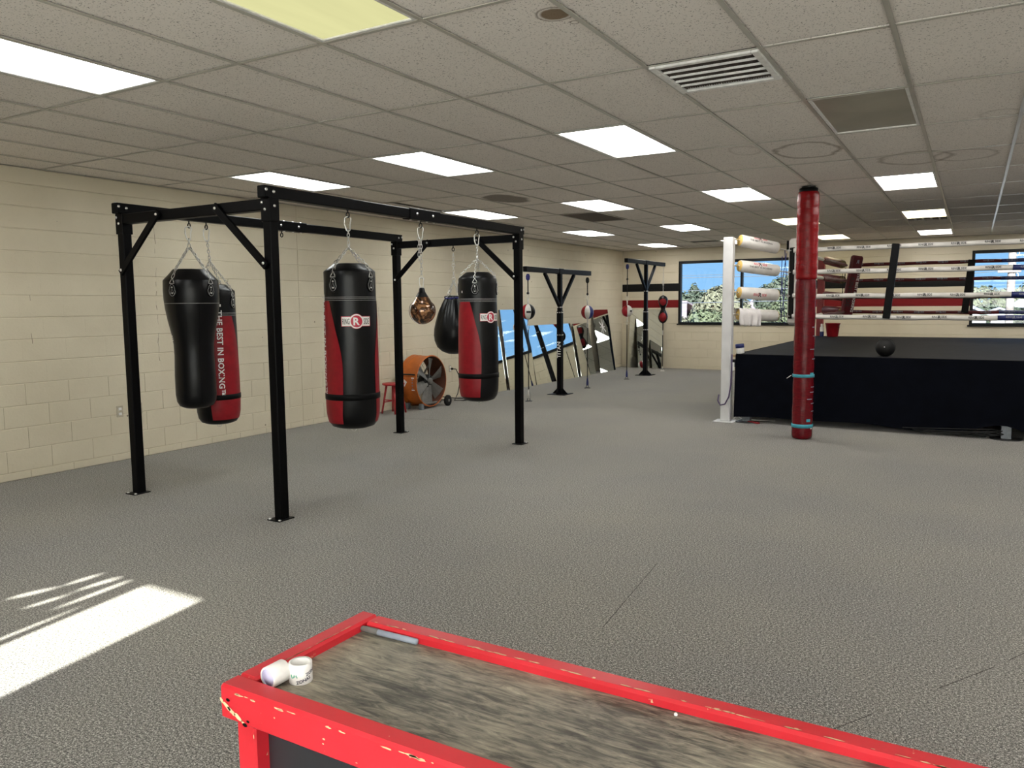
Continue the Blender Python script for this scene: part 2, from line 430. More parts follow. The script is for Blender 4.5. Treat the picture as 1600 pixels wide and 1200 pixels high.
def eyebolt(mb, x, y, z):                              # shank up into the beam, ring below
    mb.tube([(x, y, z+.01), (x, y, z-.025)], .006, 8)
    mb.lathe([(.013, z-.004), (.013, z)], 12, (x, y, 0))
    mb.tube([(x+.017*math.cos(a), y, z-.042+.02*math.sin(a)) for a in [2*PI*i/14 for i in range(14)]], .0055, 6, True); return mb

# ================================================================== THE SETTING
XL, YB, ZC = -7.56, 18.31, 2.863
XR, YF = 5.6, -1.6
fl = MB().box(((XL+XR)/2, (YF+YB)/2, -.05), (XR-XL+.5, YB-YF+.5, .1)).build('floor', 'carpet', kind='structure')
for a, b_ in (((-.44, 2.87), (-.27, 3.15)), ((-.06, 3.50), (.14, 3.83)), ((.2, 3.94), (.34, 4.2)), ((-1.496, 3.398), (-1.593, 4.432)), ((-6.9, 8.6), (-6.3, 8.7))):
    MB().bar((a[0], a[1], .0004), (b_[0], b_[1], .0004), .003, .0010).build('carpet_seam', 'seam', fl)

# --- block walls -------------------------------------------------------------
BL, BH, Z0 = .4064, .2032, .073
BLK = {}
def block_mesh(L, H, gy=.0002):
    key = (round(L, 3), round(H, 3), gy)
    if key in BLK: return BLK[key]
    # front face at x=0 facing +X, spans y 0..L, z 0..H ; bed joints chamfered, head joints nearly filled with paint
    gz, c, d = .0016, .0055, .014; a0, a1, b0, b1 = gy, L-gy, gz, H-gz
    vs = [(0, a0+gy, b0+.004), (0, a1-gy, b0+.004), (0, a1-gy, b1-.006), (0, a0+gy, b1-.006),
          (-c, a0, b0), (-c, a1, b0), (-c, a1, b1), (-c, a0, b1), (-d, a0, b0), (-d, a1, b0), (-d, a1, b1), (-d, a0, b1)]
    fs = [(0, 1, 2, 3)]+[(4+i, 4+(i+1) % 4, (i+1) % 4, i) for i in range(4)]+[(8+i, 8+(i+1) % 4, 4+(i+1) % 4, 4+i) for i in range(4)]
    mb = MB().add(vs, fs); BLK[key] = mb; return mb
def block_wall(wall, mat, rows_in, u0, u1, place, holes, far_key, split=None, limit=300):
    """rows of running bond between u0 and u1 along the wall; place(u,z)->(loc, rotz)"""
    items = []
    zs = [0, Z0]+[Z0+BH*i for i in range(1, 14)]+[ZC]
    for r in range(len(zs)-1):
        z0_, z1_ = zs[r], zs[r+1]; off = rows_in[r % 2]
        k = math.floor((u0-off)/BL); cuts = [u0]
        while off+k*BL < u1-.05:
            c = off+k*BL
            if c > u0+.05: cuts.append(c)
            k += 1
        cuts.append(u1)
        if split is not None: cuts = sorted([c for c in cuts if abs(c-split) > .06]+[split-.004, split+.004])
        for a, b_ in zip(cuts, cuts[1:]):
            if b_-a < .02: continue
            parts = [(a, b_, z0_, z1_)]
            for (h0, h1, g0, g1) in holes:
                nxt = []
                for (p, q, s_, t_) in parts:
                    if q <= h0 or p >= h1 or t_ <= g0 or s_ >= g1: nxt.append((p, q, s_, t_)); continue
                    if p < h0: nxt.append((p, h0, s_, t_))
                    if q > h1: nxt.append((h1, q, s_, t_))
                    if s_ < g0: nxt.append((max(p, h0), min(q, h1), s_, g0))
                    if t_ > g1: nxt.append((max(p, h0), min(q, h1), g1, t_))
                parts = nxt
            items += [i for i in parts if i[1]-i[0] > .02 and i[3]-i[2] > .012]
    items.sort(key=far_key)
    ms = {}; rest = MB()
    for i, (a, b_, z0_, z1_) in enumerate(items):
        mb = block_mesh(b_-a, z1_-z0_, .0012 if z0_ < .85 else .00008); lo, rz = place(a, z0_, b_)
        if i < limit:
            if id(mb) not in ms: ms[id(mb)] = mb.mesh('block')
            link('block', ms[id(mb)], mat, wall, lo, (0, 0, rz))
        else:
            R = Matrix.Rotation(rz, 3, 'Z'); rest.add([R @ Vector(v)+Vector(lo) for v in mb.v], mb.f)
    if rest.f: rest.build('far_blocks', mat, wall, kind='stuff')
wl = MB().box((XL-.13-.006, (YF+YB)/2, ZC/2+.27), (.26, YB-YF+.4, ZC+.54)).build('wall_left', 'wall_left', kind='structure')
block_wall(wl, 'wall_left', (3.936, 4.14), 2.4, YB, lambda u, z, e: ((XL, u, z), 0), [], lambda i: i[0], 7.41)
WIN = [(-6.12, -3.10), (-.07, 2.95)]; WZ0, WZ1 = 1.075, 2.565
rnd = random.Random(5)
for y0, za, zb_ in ((5.35, 2.5, 1.0), (6.29, 1.9, .75), (8.98, 1.6, .75), (4.03, 1.75, 1.25)):
    m = MB(); n = int((za-zb_)/.05); pts = []; y = y0
    for i in range(n+1): y += rnd.uniform(-.008, .008)+(y0-y)*.2; pts.append((y, za-(za-zb_)*i/n))
    for (ya, z1_), (yb_, z2_) in zip(pts, pts[1:]):
        if rnd.random() < .35: continue
        w = rnd.uniform(.001, .0035); m.add([(XL+.0006, ya-w, z1_), (XL+.0006, yb_-w, z2_), (XL+.0006, yb_+w, z2_), (XL+.0006, ya+w, z1_)], [(0, 3, 2, 1)])
    m.build('paint_crack', 'crack', wl, kind='stuff')
wb = MB()
for x0, x1, z0, z1 in ((XL-.26, WIN[0][0], 0, ZC), (WIN[0][1], WIN[1][0], 0, ZC), (WIN[1][1], XR+.26, 0, ZC),
                       (WIN[0][0], WIN[0][1], 0, WZ0), (WIN[0][0], WIN[0][1], WZ1, ZC), (WIN[1][0], WIN[1][1], 0, WZ0), (WIN[1][0], WIN[1][1], WZ1, ZC)):
    wb.box(((x0+x1)/2, YB+.006+.1, (z0+z1)/2+(.27 if z1 == ZC else 0)), (x1-x0, .2, z1-z0+(.54 if z1 == ZC else 0)))
wb = wb.build('wall_back', 'wall_back', kind='structure')
holes = [(a, b_, WZ0, WZ1) for a, b_ in ((-WIN[0][1], -WIN[0][0]), (-WIN[1][1], -WIN[1][0]))]
# along the back wall u runs in -x so the blocks face -y
block_wall(wb, 'wall_back', (.1, .3032), -1.9, -XL, lambda u, z, e: ((-e, YB, z), -PI/2),
           [(-WIN[0][1], -WIN[0][0], WZ0, WZ1), (-WIN[1][1], -WIN[1][0], WZ0, WZ1)], lambda i: -i[0])
MB().box((XR+.13, (YF+YB)/2, ZC/2+.27), (.26, YB-YF+.4, ZC+.54)).build('wall_right', 'white_wall', kind='structure')
# front wall behind the photographer: one clear sidelight, added slit panel, added fill windows
fw = MB()
OP = [(-3.95, -2.815, .06, 2.75), (-2.3, 5.0, .55, 2.70)]
xs = [XL-.26, OP[0][0], OP[0][1], OP[1][0], OP[1][1], XR+.26]
for i in (0, 2, 4): fw.box(((xs[i]+xs[i+1])/2, YF-.1, ZC/2+.27), (xs[i+1]-xs[i], .2, ZC+.54))
for a, b_, z0, z1 in OP:
    fw.box(((a+b_)/2, YF-.1, z0/2), (b_-a, .2, z0)); fw.box(((a+b_)/2, YF-.1, (z1+ZC+.54)/2), (b_-a, .2, ZC+.54-z1))
fw.build('wall_front', 'white_wall', kind='structure')
MB().box(((XL+XR)/2, (YF+YB)/2, ZC+.62), (XR-XL+.52, YB-YF+.4, .16)).build('roof', 'dark_void', kind='structure')

# --- windows -----------------------------------------------------------------
def window(name, x0, x1, mull):
    y = YB+.05; m = MB(); w = .055
    for a, b_, c, d in ((x0, x0+w, WZ0, WZ1), (x1-w, x1, WZ0, WZ1), (x0+w, x1-w, WZ0, WZ0+.045), (x0+w, x1-w, WZ1-.06, WZ1)):
        m.box(((a+b_)/2, y, (c+d)/2), (b_-a, .12, d-c), None, .004)
    root = m.build(name, 'window_frame', kind='structure')
    MB().box((mull, y, (WZ0+WZ1)/2-.007), (.05, .11, WZ1-WZ0-.105), None, .004).build('mullion', 'window_frame', root)
    for a, b_ in ((x0+w, mull-.025), (mull+.025, x1-w)):
        MB().box(((a+b_)/2, y+.01, (WZ0+WZ1)/2-.007), (b_-a, .006, WZ1-WZ0-.105)).build('pane', 'glass', root)
    s_ = MB().box(((x0+x1)/2, YB-.012, WZ0-.008), (x1-x0+.06, .03, .03), None, .005).build('window_sill', 'window_frame', root)
window('window_1', WIN[0][0], WIN[0][1], -4.63); window('window_2', WIN[1][0], WIN[1][1], 1.44)
# front glazing
m = MB(); a, b_, z0, z1 = OP[0]
m.box((a+.02, YF-.05, (z0+z1)/2), (.04, .06, z1-z0)); m.box((-3.335, YF-.05, (z0+z1)/2), (.03, .06, z1-z0))
w3 = m.build('window_3', 'window_frame', kind='structure')
MB().box(((a+b_)/2+.02, YF-.03, (z0+z1)/2), (b_-a-.04, .006, z1-z0)).build('pane', 'glass', w3)
bm = bmesh.new()
def loop(pts):
    vs_ = [bm.verts.new((x, YF-.045, z)) for x, z in pts]
    return [bm.edges.new((vs_[i], vs_[(i+1) % len(vs_)])) for i in range(len(vs_))]
eds = loop([(a+.03, z0), (-3.345, z0), (-3.345, z1), (a+.03, z1)])
def lens(p, q, w, n=6, cut=1.0):
    p, q = Vector(p), Vector(q); d = q-p; nn = Vector((-d.y, d.x)).normalized(); o_ = []
    for i in range(n+1): o_.append(p+d*i/n+nn*w*math.sin(PI*i/n)*.5)
    for i in range(n-1, 0, -1): o_.append(p+d*i/n-nn*w*cut*math.sin(PI*i/n)*.5)
    return [(v.x, v.y) for v in o_]
eds += loop(lens((-3.88, 2.34), (-3.76, 2.50), .045)); eds += loop(lens((-3.765, 2.51), (-3.72, 2.66), .04))
eds += loop(lens((-3.66, 2.32), (-3.60, 2.48), .035)); eds += loop(lens((-3.62, 2.49), (-3.53, 2.72), .07, 6, .3))
eds += loop(lens((-3.49, 2.36), (-3.46, 2.72), .04)); eds += loop(lens((-3.40, 1.95), (-3.385, 2.45), .025)); eds += loop(lens((-3.40, .5), (-3.385, 1.75), .03))
bmesh.ops.triangle_fill(bm, edges=eds, use_beauty=True)
me = bpy.data.meshes.new('slit_mask'); bm.to_mesh(me); bm.free(); link('slit_mask', me, 'black_matt', w3)  # added panel, slits cut to shape the sun patches on the carpet
a, b_, z0, z1 = OP[1]
m = MB()
for i in range(6): m.box((a+(b_-a)*i/5, YF-.05, (z0+z1)/2), (.05, .08, z1-z0))
w4 = m.build('fill_window', 'window_frame', kind='structure')  # unseen windows added to bring soft daylight into the room
for i in range(5):
    c = a+(b_-a)*(i+.5)/5; w = (b_-a)/5-.05
    MB().box((c, YF-.06, (z0+z1)/2), (w, .006, z1-z0)).build('pane', 'glass', w4)
    MB().add([(c-w/2, YF-.02, z0), (c+w/2, YF-.02, z0), (c+w/2, YF-.02, z1), (c-w/2, YF-.02, z1)], [(0, 1, 2, 3)]).build('fill_shade', 'fill_cloth', w4)  # added cloth that spreads the sun as soft fill

# --- ceiling -----------------------------------------------------------------
S = .6096; KX, KY = 7.6315, 4.903
gx = lambda k: (k-KX)*S
gy = lambda j: (2*j+KY)*S
ce = MB().box(((XL+XR)/2, (YF+YB)/2, ZC+.5), (XR-XL, YB-YF, .02)).build('ceiling', 'dark_void', kind='structure')
KR, JR = range(-5, 17), range(-4, 13)
LITC = {-3, 0, 3, 6, 9, 12}; LITR = {-4, -1, 2, 5, 8, 11}
SKIP = {(-1, 6), (-1, 11), (5, 1), (6, 9)}
tm = {}
def tile_mesh(w, l):
    k = (round(w, 3), round(l, 3))
    if k not in tm: tm[k] = MB().box((0, 0, .012), (w, l, .014))
    return tm[k]
tmm = {}; rest = MB()
for k in KR:
    for j in JR:
        x0, x1 = max(gx(k), XL), min(gx(k+1), XR); y0, y1 = max(gy(j), YF), min(gy(j+1), YB)
        if x1-x0 < .03 or y1-y0 < .03 or (k in LITC and j in LITR and j > -4 and gx(k+1) < XR) or (k, j) in SKIP: continue
        mb = tile_mesh(x1-x0-.006, y1-y0-.006); c = ((x0+x1)/2, (y0+y1)/2, ZC+random.uniform(0, .0015))
        rx = (random.uniform(-.002, .002), random.uniform(-.003, .003), 0)
        if (k, j) == (-3, 4): c = (c[0], c[1]+.16, c[2]+.018); rx = (0, .02, .05)
        if k <= 8 and j >= -1:
            if id(mb) not in tmm: tmm[id(mb)] = mb.mesh('ceiling_tile')
            link('ceiling_tile', tmm[id(mb)], 'tile', ce, c, rx)
        else: rest.add([Vector(v)+Vector(c) for v in mb.v], mb.f)
rest.build('far_ceiling_tiles', 'tile', ce, kind='stuff')
# half tile beside the grille
MB().box(((gx(5)+gx(6))/2, gy(1)+.908, ZC+.012), (S-.006, .608, .014)).build('ceiling_tile', 'tile', ce)
MB().box(((gx(6)+gx(7))/2, gy(9)+.83, ZC+.008), (S-.01, .76, .014)).build('ceiling_tile', 'tile', ce)
MB().box(((gx(-1)+gx(0))/2, gy(11)+.75, ZC+.008), (S-.01, .9, .014)).build('ceiling_tile', 'tile', ce)
for k in KR:
    if XL < gx(k) < XR: MB().box((gx(k), (YF+YB)/2, ZC-.002), (.025, YB-YF, .004)).build('tee_bar', 'tee', ce)
for j in JR:
    if YF < gy(j) < YB: MB().box(((XL+XR)/2, gy(j), ZC-.0015), (XR-XL, .023, .003)).build('cross_tee', 'tee', ce)
for nm, c, d in (('wall_angle', (XL+.012, (YF+YB)/2, ZC-.001), (.024, YB-YF, .004)), ('wall_angle', ((XL+XR)/2, YB-.012, ZC-.001), (XR-XL, .024, .004))):
    MB().box(c, d).build(nm, 'tee', ce)

ROWN = {-1: 'nearest row', 2: 'second row', 5: 'third row', 8: 'fourth row', 11: 'row by the windows'}
COLN = {-3: 'nearest the left wall', 0: 'second from left wall', 3: 'third from left wall', 6: 'fourth from left wall', 9: 'fifth from left wall', 12: 'sixth from left wall'}
MATL = {(3, -1): 'lamp_yellow', (3, 8): 'lamp_warm', (6, 8): 'lamp_warm', (6, 2): 'lamp_off', (6, -1): 'lamp_off', (3, 11): 'lamp_warm', (-3, 2): 'lamp_cool', (0, 2): 'lamp_cool', (-3, 5): 'lamp_cool', (-3, 8): 'lamp_cool', (0, -1): 'lamp_cool'}
DESC = {'lamp_white': 'bright white lit', 'lamp_cool': 'bright cool white lit', 'lamp_yellow': 'dim yellowed', 'lamp_warm': 'warm yellowish lit', 'lamp_off': 'unlit grey'}
fr = MB(); w_, l_ = S-.026, 2*S-.026; e = .022
for c, d in (((-w_/2+e/2, 0), (e, l_)), ((w_/2-e/2, 0), (e, l_)), ((0, -l_/2+e/2), (w_-2*e, e)), ((0, l_/2-e/2), (w_-2*e, e))):
    fr.box((c[0], c[1], .004), (d[0], d[1], .012), None, .003)
fr.box((0, 0, .075), (w_, l_, .01))
for sx_ in (-1, 1): fr.box((sx_*(w_/2-.003), 0, .04), (.004, l_, .06))
for sx_ in (-1, 1): fr.box((0, sx_*(l_/2-.003), .04), (w_, .004, .06))
fr = fr.mesh('light_frame'); fr.materials.append(M['white_plastic'])
df = {}
for k in sorted(LITC):
    for j in sorted(LITR):
        if gx(k) < XL or gx(k+1) > XR or j < -1 or gy(j+1) > YB+.05: continue
        mt = MATL.get((k, j), 'lamp_white')
        t = thing('ceiling_light', f'{DESC[mt]} ceiling light panel, {ROWN[j]}, {COLN[k]}', 'ceiling light', ((gx(k)+gx(k+1))/2, (gy(j)+gy(j+1))/2, ZC), 0, 'ceiling light panels')
        link('frame', fr, None, t)
        if mt not in df:
            df[mt] = MB().box((0, 0, .008), (w_-2*e, l_-2*e, .004)).mesh('diffuser')
        link('diffuser', df[mt], mt, t)
# air grille with slats
t = thing('air_grille', 'white slatted air return grille set in the ceiling', 'vent', (-1.2995, 4.508, ZC))
m = MB(); gw, gl = .592, .588
for c, d in (((-gw/2+.02, 0), (.04, gl)), ((gw/2-.02, 0), (.04, gl)), ((0, -gl/2+.02), (gw-.08, .04)), ((0, gl/2-.02), (gw-.08, .04))):
    m.box((c[0], c[1], -.008), (d[0], d[1], .016), None, .004)
m.build('frame', 'white_plastic', t); MB().box((0, 0, .03), (gw, gl, .01)).build('duct', 'dark_void', t)
for i in range(1, 5): MB().box((0, -gl/2+.04+(gl-.08)*i/5, -.006), (gw-.08, .008, .012)).build('divider', 'white_plastic', t)
sm_ = MB().box((0, 0, 0), (.0022, gl-.08, .010), Matrix.Rotation(.25, 3, 'Y')).mesh('slat')
for i in range(36): link('slat', sm_, 'dark_brown', t, (-gw/2+.045+(gw-.09)*i/35, 0, .004))
for yy in (-.17, .1): MB().lathe([(0, -.02), (.006, -.019), (.007, -.016)], 10, (-gw/2+.02, yy, 0)).build('screw', 'bolt', t)
t = thing('air_diffuser', 'dark slotted ceiling diffuser just behind the warm light', 'vent', ((gx(6)+gx(7))/2, gy(9)+.2, ZC))
MB().box((0, 0, .03), (S-.02, .4, .01)).build('duct', 'dark_void', t)
for i in range(6): MB().box((-S/2+.02+(S-.04)*i/5, 0, 0), (.02, .4, .02)).build('divider', 'tee', t)
MB().box(((gx(-1)+gx(0))/2, gy(6.5), ZC+.006), (S-.03, 2*S-.03, .008)).build('missing_tile_cover', 'dark_brown', ce)
MB().box(((gx(-1)+gx(0))/2, gy(11)+.15, ZC+.006), (S-.03, .26, .008)).build('missing_tile_cover', 'dark_void', ce)

# ================================================================== BAG RIG
PX, PY_ = (-6.09, -4.38), (4.045, 7.60); T_ = .078; ZT = 2.43
rig = thing('heavy_bag_rig', 'black steel four-post frame holding the hanging heavy bags', 'bag rig', (-5.235, 5.82, 0))
RO = Vector((-5.235, 5.82, 0))
def rp_(mb, name, mat, **k):
    mb.v = [tuple(Vector(v)-RO) for v in mb.v]; return mb.build(name, mat, rig, **k)
boltm = MB().lathe([(.0, .009), (.007, .008), (.011, .004), (.012, 0)], 10).mesh('bolt'); boltm.materials.append(M['bolt'])
def bolt(p, n, parent=rig, off=RO):
    q = Vector(n).to_track_quat('Z', 'Y'); o = link('bolt', boltm, None, parent, Vector(p)-off); o.rotation_euler = q.to_euler()
for px in PX:
    for py in PY_:
        p = rp_(MB().box((px, py, (ZT-.085)/2), (T_, T_, ZT-.085), None, .006), 'post', 'black_steel')
        s_ = -1 if py < 5 else 1
        m = MB().box((px, py+s_*.012, .004), (.13, .15, .008), None, .002); m.v = [tuple(Vector(v)-RO) for v in m.v]
        m.build('foot_plate', 'black_steel', p)
        for dx in (-.05, .05): bolt((px+dx, py+s_*.07, .008), (0, 0, 1))
        # bracket sleeve at the post top
        m = MB().box((px, py, ZT-.165), (T_+.014, T_+.014, .17), None, .003); m.v = [tuple(Vector(v)-RO) for v in m.v]; m.build('bracket', 'black_steel', p)
        for dz in (-.03, -.165): bolt((px, py-T_/2-.009, ZT+dz), (0, -1, 0)) if dz < -.1 else bolt((px+T_/2+.004, py, ZT-.04), (1, 0, 0))
        bolt((px-.03, py-T_/2-.008, ZT-.115), (0, -1, 0)); bolt((px+T_/2+.008, py, ZT-.14), (1, 0, 0))
    # long beam on top
    rp_(MB().box((px, (PY_[0]+PY_[1])/2, ZT-.0425), (T_, PY_[1]-PY_[0]+.16, .085), None, .006), 'beam', 'black_steel')
    for ye in (PY_[0]-.065, PY_[1]+.065): bolt((px+T_/2, ye, ZT-.03), (1, 0, 0)); bolt((px, ye, ZT), (0, 0, 1))
    # splice sleeve in the middle
    rp_(MB().box((px, 5.85, ZT-.0425), (T_+.012, .46, .097), None, .003), 'splice_sleeve', 'black_steel')
    for yy in (5.68, 5.80, 5.92, 6.03):
        bolt((px, yy, ZT+.006), (0, 0, 1)); bolt((px, yy, ZT-.091), (0, 0, -1))
    for yy in (5.72, 5.96): bolt((px+T_/2+.006, yy, ZT-.04), (1, 0, 0))
for py in PY_:
    rp_(MB().box(((PX[0]+PX[1])/2, py, ZT-.128), (PX[1]-PX[0]-T_, T_, .082), None, .006), 'cross_beam', 'black_steel')
    yy = py-T_/2-.014
    for s_, px in ((1, PX[0]), (-1, PX[1])):
        m = MB().bar((px+s_*.0, yy, 1.86), (px+s_*.53, yy, 2.325), .022, .058, b=.003)
        rp_(m, 'brace', 'black_steel'); bolt((px+s_*.02, yy-.012, 1.885), (0, -1, 0)); bolt((px+s_*.51, yy-.012, 2.305), (0, -1, 0))
HZ = ZT-.085
for x, y, z in ((-6.09, 4.672, HZ), (-6.09, 4.855, HZ), (-6.09, 5.766, HZ-.006), (-4.38, 4.858, HZ), (-4.38, 5.825, HZ-.006), (-4.38, 6.767, HZ), (-5.25, 7.6, ZT-.169)):
    rp_(eyebolt(MB(), x, y, z), 'eye_bolt', 'black_iron')

# ================================================================== HANGING BAGS
def tab_part(root, r, z, ang, mat='black_leather'):
    ex = Vector((0, 0, 1)); n0 = Vector((0, -1, 0)); t0 = Vector((1, 0, 0))
    pts = [(.043*math.sin(a)*(1 if math.cos(a) < 0 else .8), .064*math.cos(a)) for a in [2*PI*i/20 for i in range(20)]]
    sh = ([(0, 0)]+pts, [(0, 1+(i+1) % 20, 1+i) for i in range(20)])
    p = MB().add(*wrap(sh, (0, 0, z), ex, n0, t0, r+.006, ang), True)
    rim = [Vector(v) for v in p.v[1:]]; 
    q = [Vector((v.x*(r-.006)/(r+.006), v.y*(r-.006)/(r+.006), v.z)) for v in rim]
    n = len(p.v); p.v += [tuple(v) for v in q]
    for i in range(20): p.f.append((1+i, 1+(i+1) % 20, n+(i+1) % 20, n+i)); p.sm.append(False)
    tab = p.build('strap_tab', mat, root)
    # stitched outline and inner chevron
    st = MB(); ol = [(.80*x, .80*y) for x, y in pts]
    st.tube(wrap((ol, []), (0, 0, z), ex, n0, t0, r+.0065, ang)[0], .0016, 4, True)
    st.tube(wrap(([(-.022, -.038), (0, .014), (.022, -.038)], []), (0, 0, z), ex, n0, t0, r+.0065, ang)[0], .0016, 4)
    st.build('stitching', 'grey_stitch', tab)
    d = Vector((math.sin(ang), -math.cos(ang), 0))
    for dz in (.024, -.026):
        rv = MB().lathe([(0, .004), (.006, .003), (.0075, 0)], 8, d*(r+.006)+Vector((0, 0, z+dz)), d.to_track_quat('Z', 'Y').to_matrix()); rv.build('rivet', 'bolt', tab)
    # triangular ring
    tt = Vector((math.cos(ang), math.sin(ang), 0)); c = d*(r+.004)+Vector((0, 0, z+.058))
    MB().tube([c-tt*.024, c+tt*.024, c+tt*.020+Vector((0, 0, .012)), c+Vector((0, 0, .046))-d*.008, c-tt*.020+Vector((0, 0, .012))], .0038, 6, True).build('ring', 'chrome', root)
    return c+Vector((0, 0, .046))-d*.008
def panel(root, prof_r, z0, z1, left, right, n=14, rows=26, off=.0025, name='red_panel', mat='red_leather'):
    m = MB(); vs = []
    for i in range(rows+1):
        z = z0+(z1-z0)*i/rows; a, b_ = left(z), right(z); r = prof_r(z)+off
        for k in range(n+1):
            t_ = a+(b_-a)*k/n; vs.append((r*math.sin(t_), -r*math.cos(t_), z))
    fs = [(i*(n+1)+k, i*(n+1)+k+1, (i+1)*(n+1)+k+1, (i+1)*(n+1)+k) for i in range(rows) for k in range(n)]
    return m.add(vs, fs, True).build(name, mat, root)
def prof_fn(prof):
    def f(z):
        for (r0, z0), (r1, z1) in zip(prof, prof[1:]):
            if z0 <= z <= z1: return r0+(r1-r0)*(z-z0)/max(1e-6, z1-z0)
        return prof[-1][0]
    return f
def logo(root, r, z, ang, w=.235):
    args = dict(o=(0, 0, z), axis=(0, 0, 1), n0=(0, -1, 0), t0=(1, 0, 0)); k = w/.235
    m = MB().add(*wrap(grid_rect(.243*k, .080*k, 24, 1), r=r+.0015, ang=ang, **args)); m.add(*wrap(disc(.060*k), r=r+.0015, ang=ang, **args))
    lg = m.build('logo', 'red_print', root)
    m = MB().add(*wrap(grid_rect(.235*k, .072*k, 24, 1), r=r+.0024, ang=ang, **args)); m.add(*wrap(disc(.057*k), r=r+.0024, ang=ang, **args))
    m.build('logo_plate', 'white_print', lg)
    MB().add(*wrap(disc(.047*k), r=r+.0034, ang=ang, **args)).build('logo_disc', 'red_print', lg)
    MB().add(*wrap(text_mesh('R', .082*k, .035), r=r+.0044, ang=ang, **args)).build('logo_letter', 'white_print', lg)
    for tx, dx in (('RING', -.0835*k), ('SIDE', .0835*k)):
        MB().add(*wrap(text_mesh(tx, .066*k, .008, 1, .39), r=r+.0034, ang=ang, dx=dx, **args)).build('logo_word', 'black_print', lg)
def heavy_bag(label, x, y, zb, zt, R, logo_a, tab_a, hang, text_a=None, apex=None, eye=None):
    root = thing('heavy_bag', label, 'heavy bag', (x, y, zb), face_cam(x, y), 'hanging heavy bags'); H = zt-zb
    prof = [(.0, .0), (.55*R, .004), (.8*R, .022), (.93*R, .06), (.99*R, .12), (R*1.01, .22), (R*1.005, .5), (R*.985, H-.42), (R*.97, H-.30), (R*.965, H-.12), (R*.965, H-.068), (R*.95, H-.060), (R*.80, H-.036), (R*.60, H-.004), (R*.57, H-.001), (R*.53, H-.004), (R*.5, H-.03), (0, H-.045)]
    MB().lathe(prof, 48).build('bag_body', 'black_leather', root)
    pf = prof_fn(prof); zs = H-.30
    rad = math.radians
    def hw(z):
        f = min(1, max(0, (z-.1)/(zs-.1)))
        return rad(42-4*math.sin(PI*min(1, f/.75))+28*max(0, (f-.45)/.55)**1.6) if True else 0
    for s_ in (-1, 1):
        pa = logo_a+rad(6)
        if s_ < 0: L, Rr = (lambda z: pa-PI+hw(z)), (lambda z: pa-hw(z))
        else: L, Rr = (lambda z: pa+hw(z)), (lambda z: pa+PI-hw(z))
        panel(root, pf, .055, zs, L, Rr)
    zb_ = .27
    MB().lathe([(R*1.012+.001, zb_-.025), (R*1.012+.006, zb_-.022), (R*1.012+.006, zb_+.022), (R*1.012+.001, zb_+.025)], 48).build('band', 'black_matt', root)
    st = MB()
    for z in (zs+.004, zs+.018, zs+.03): st.tube([((pf(z)+.002)*math.sin(a), -(pf(z)+.002)*math.cos(a), z) for a in [2*PI*i/48 for i in range(48)]], .0013, 4, True)
    st.build('stitching', 'grey_stitch', root)
    ap = Vector((0, 0, (apex or H+.14)))
    ey = Matrix.Rotation(-face_cam(x, y), 3, 'Z') @ Vector(((eye or (x, y))[0]-x, (eye or (x, y))[1]-y, 0)); ap = ap+ey*.55
    for i in range(4):
        a = tab_a+i*PI/2; tp = tab_part(root, pf(H-.17), H-.17, a)
        mid = Vector((.80*R*math.sin(a), -.80*R*math.cos(a), H-.010))
        c = chain(MB(), tp, mid, .036, .020, .003); chain(c, mid, ap+Vector((.008*math.sin(a), -.008*math.cos(a), 0)), .036, .020, .003); c.build('chain', 'chrome', root)
    hz = hang-zb-.055
    m = MB(); carabiner(m, ey+Vector((0, 0, hz)), ey*.93+Vector((0, 0, hz-.115))); m.build('snap_hook', 'chrome', root)
    m = MB(); m.lathe([(0, -.01), (.012, -.008), (.012, .03), (.006, .036)], 10, ap)
    chain(m, ap+Vector((0, 0, .03)), ey*.93+Vector((0, 0, hz-.105)), .036, .02, .0035); m.build('swivel', 'chrome', root)
    m = MB().tube([(.02*math.cos(a), 0, -.012+.02*math.sin(a)) for a in [2*PI*i/12 for i in range(12)]], .003, 5, True); m.build('bottom_ring', 'chrome', root)
    logo(root, pf(H*.655), H*.655, logo_a)
    if text_a is not None:
        zc = .27+.03+(zs-.3)/2+.02
        m = MB().add(*wrap(text_mesh('THE BEST IN BOXING\u2122', .074, .022, 1.03), (0, 0, zc), (0, 0, 1), (0, -1, 0), (1, 0, 0), R*1.0+.0045, text_a, 0, -PI/2)); 
        m.build('lettering', 'white_print', root)
    MB().add(*wrap(grid_rect(.016, .022, 2, 1), (0, 0, H-.2), (0, 0, 1), (0, -1, 0), (1, 0, 0), pf(H-.2)+.002, tab_a-PI/4+.0)).build('care_tag', 'white_print', root)
    return root
D = math.radians
heavy_bag('black and red heavy bag with a wide front logo, hanging alone in mid rig', -4.38, 4.858, .575, 1.915, .214, D(12), D(-38), HZ, D(-74), 1.915-.575+.125)
heavy_bag('black and red heavy bag near the far right post, its logo turned right', -4.38, 6.767, .585, 1.905, .202, D(40), D(-8), HZ, None, 1.905-.585+.13)
heavy_bag('red paneled heavy bag half hidden behind the black tapered bag', -6.25, 5.03, .455, 1.79, .20, D(-66), D(60), HZ, D(11), 1.79-.455+.2, (-6.09, 4.855))

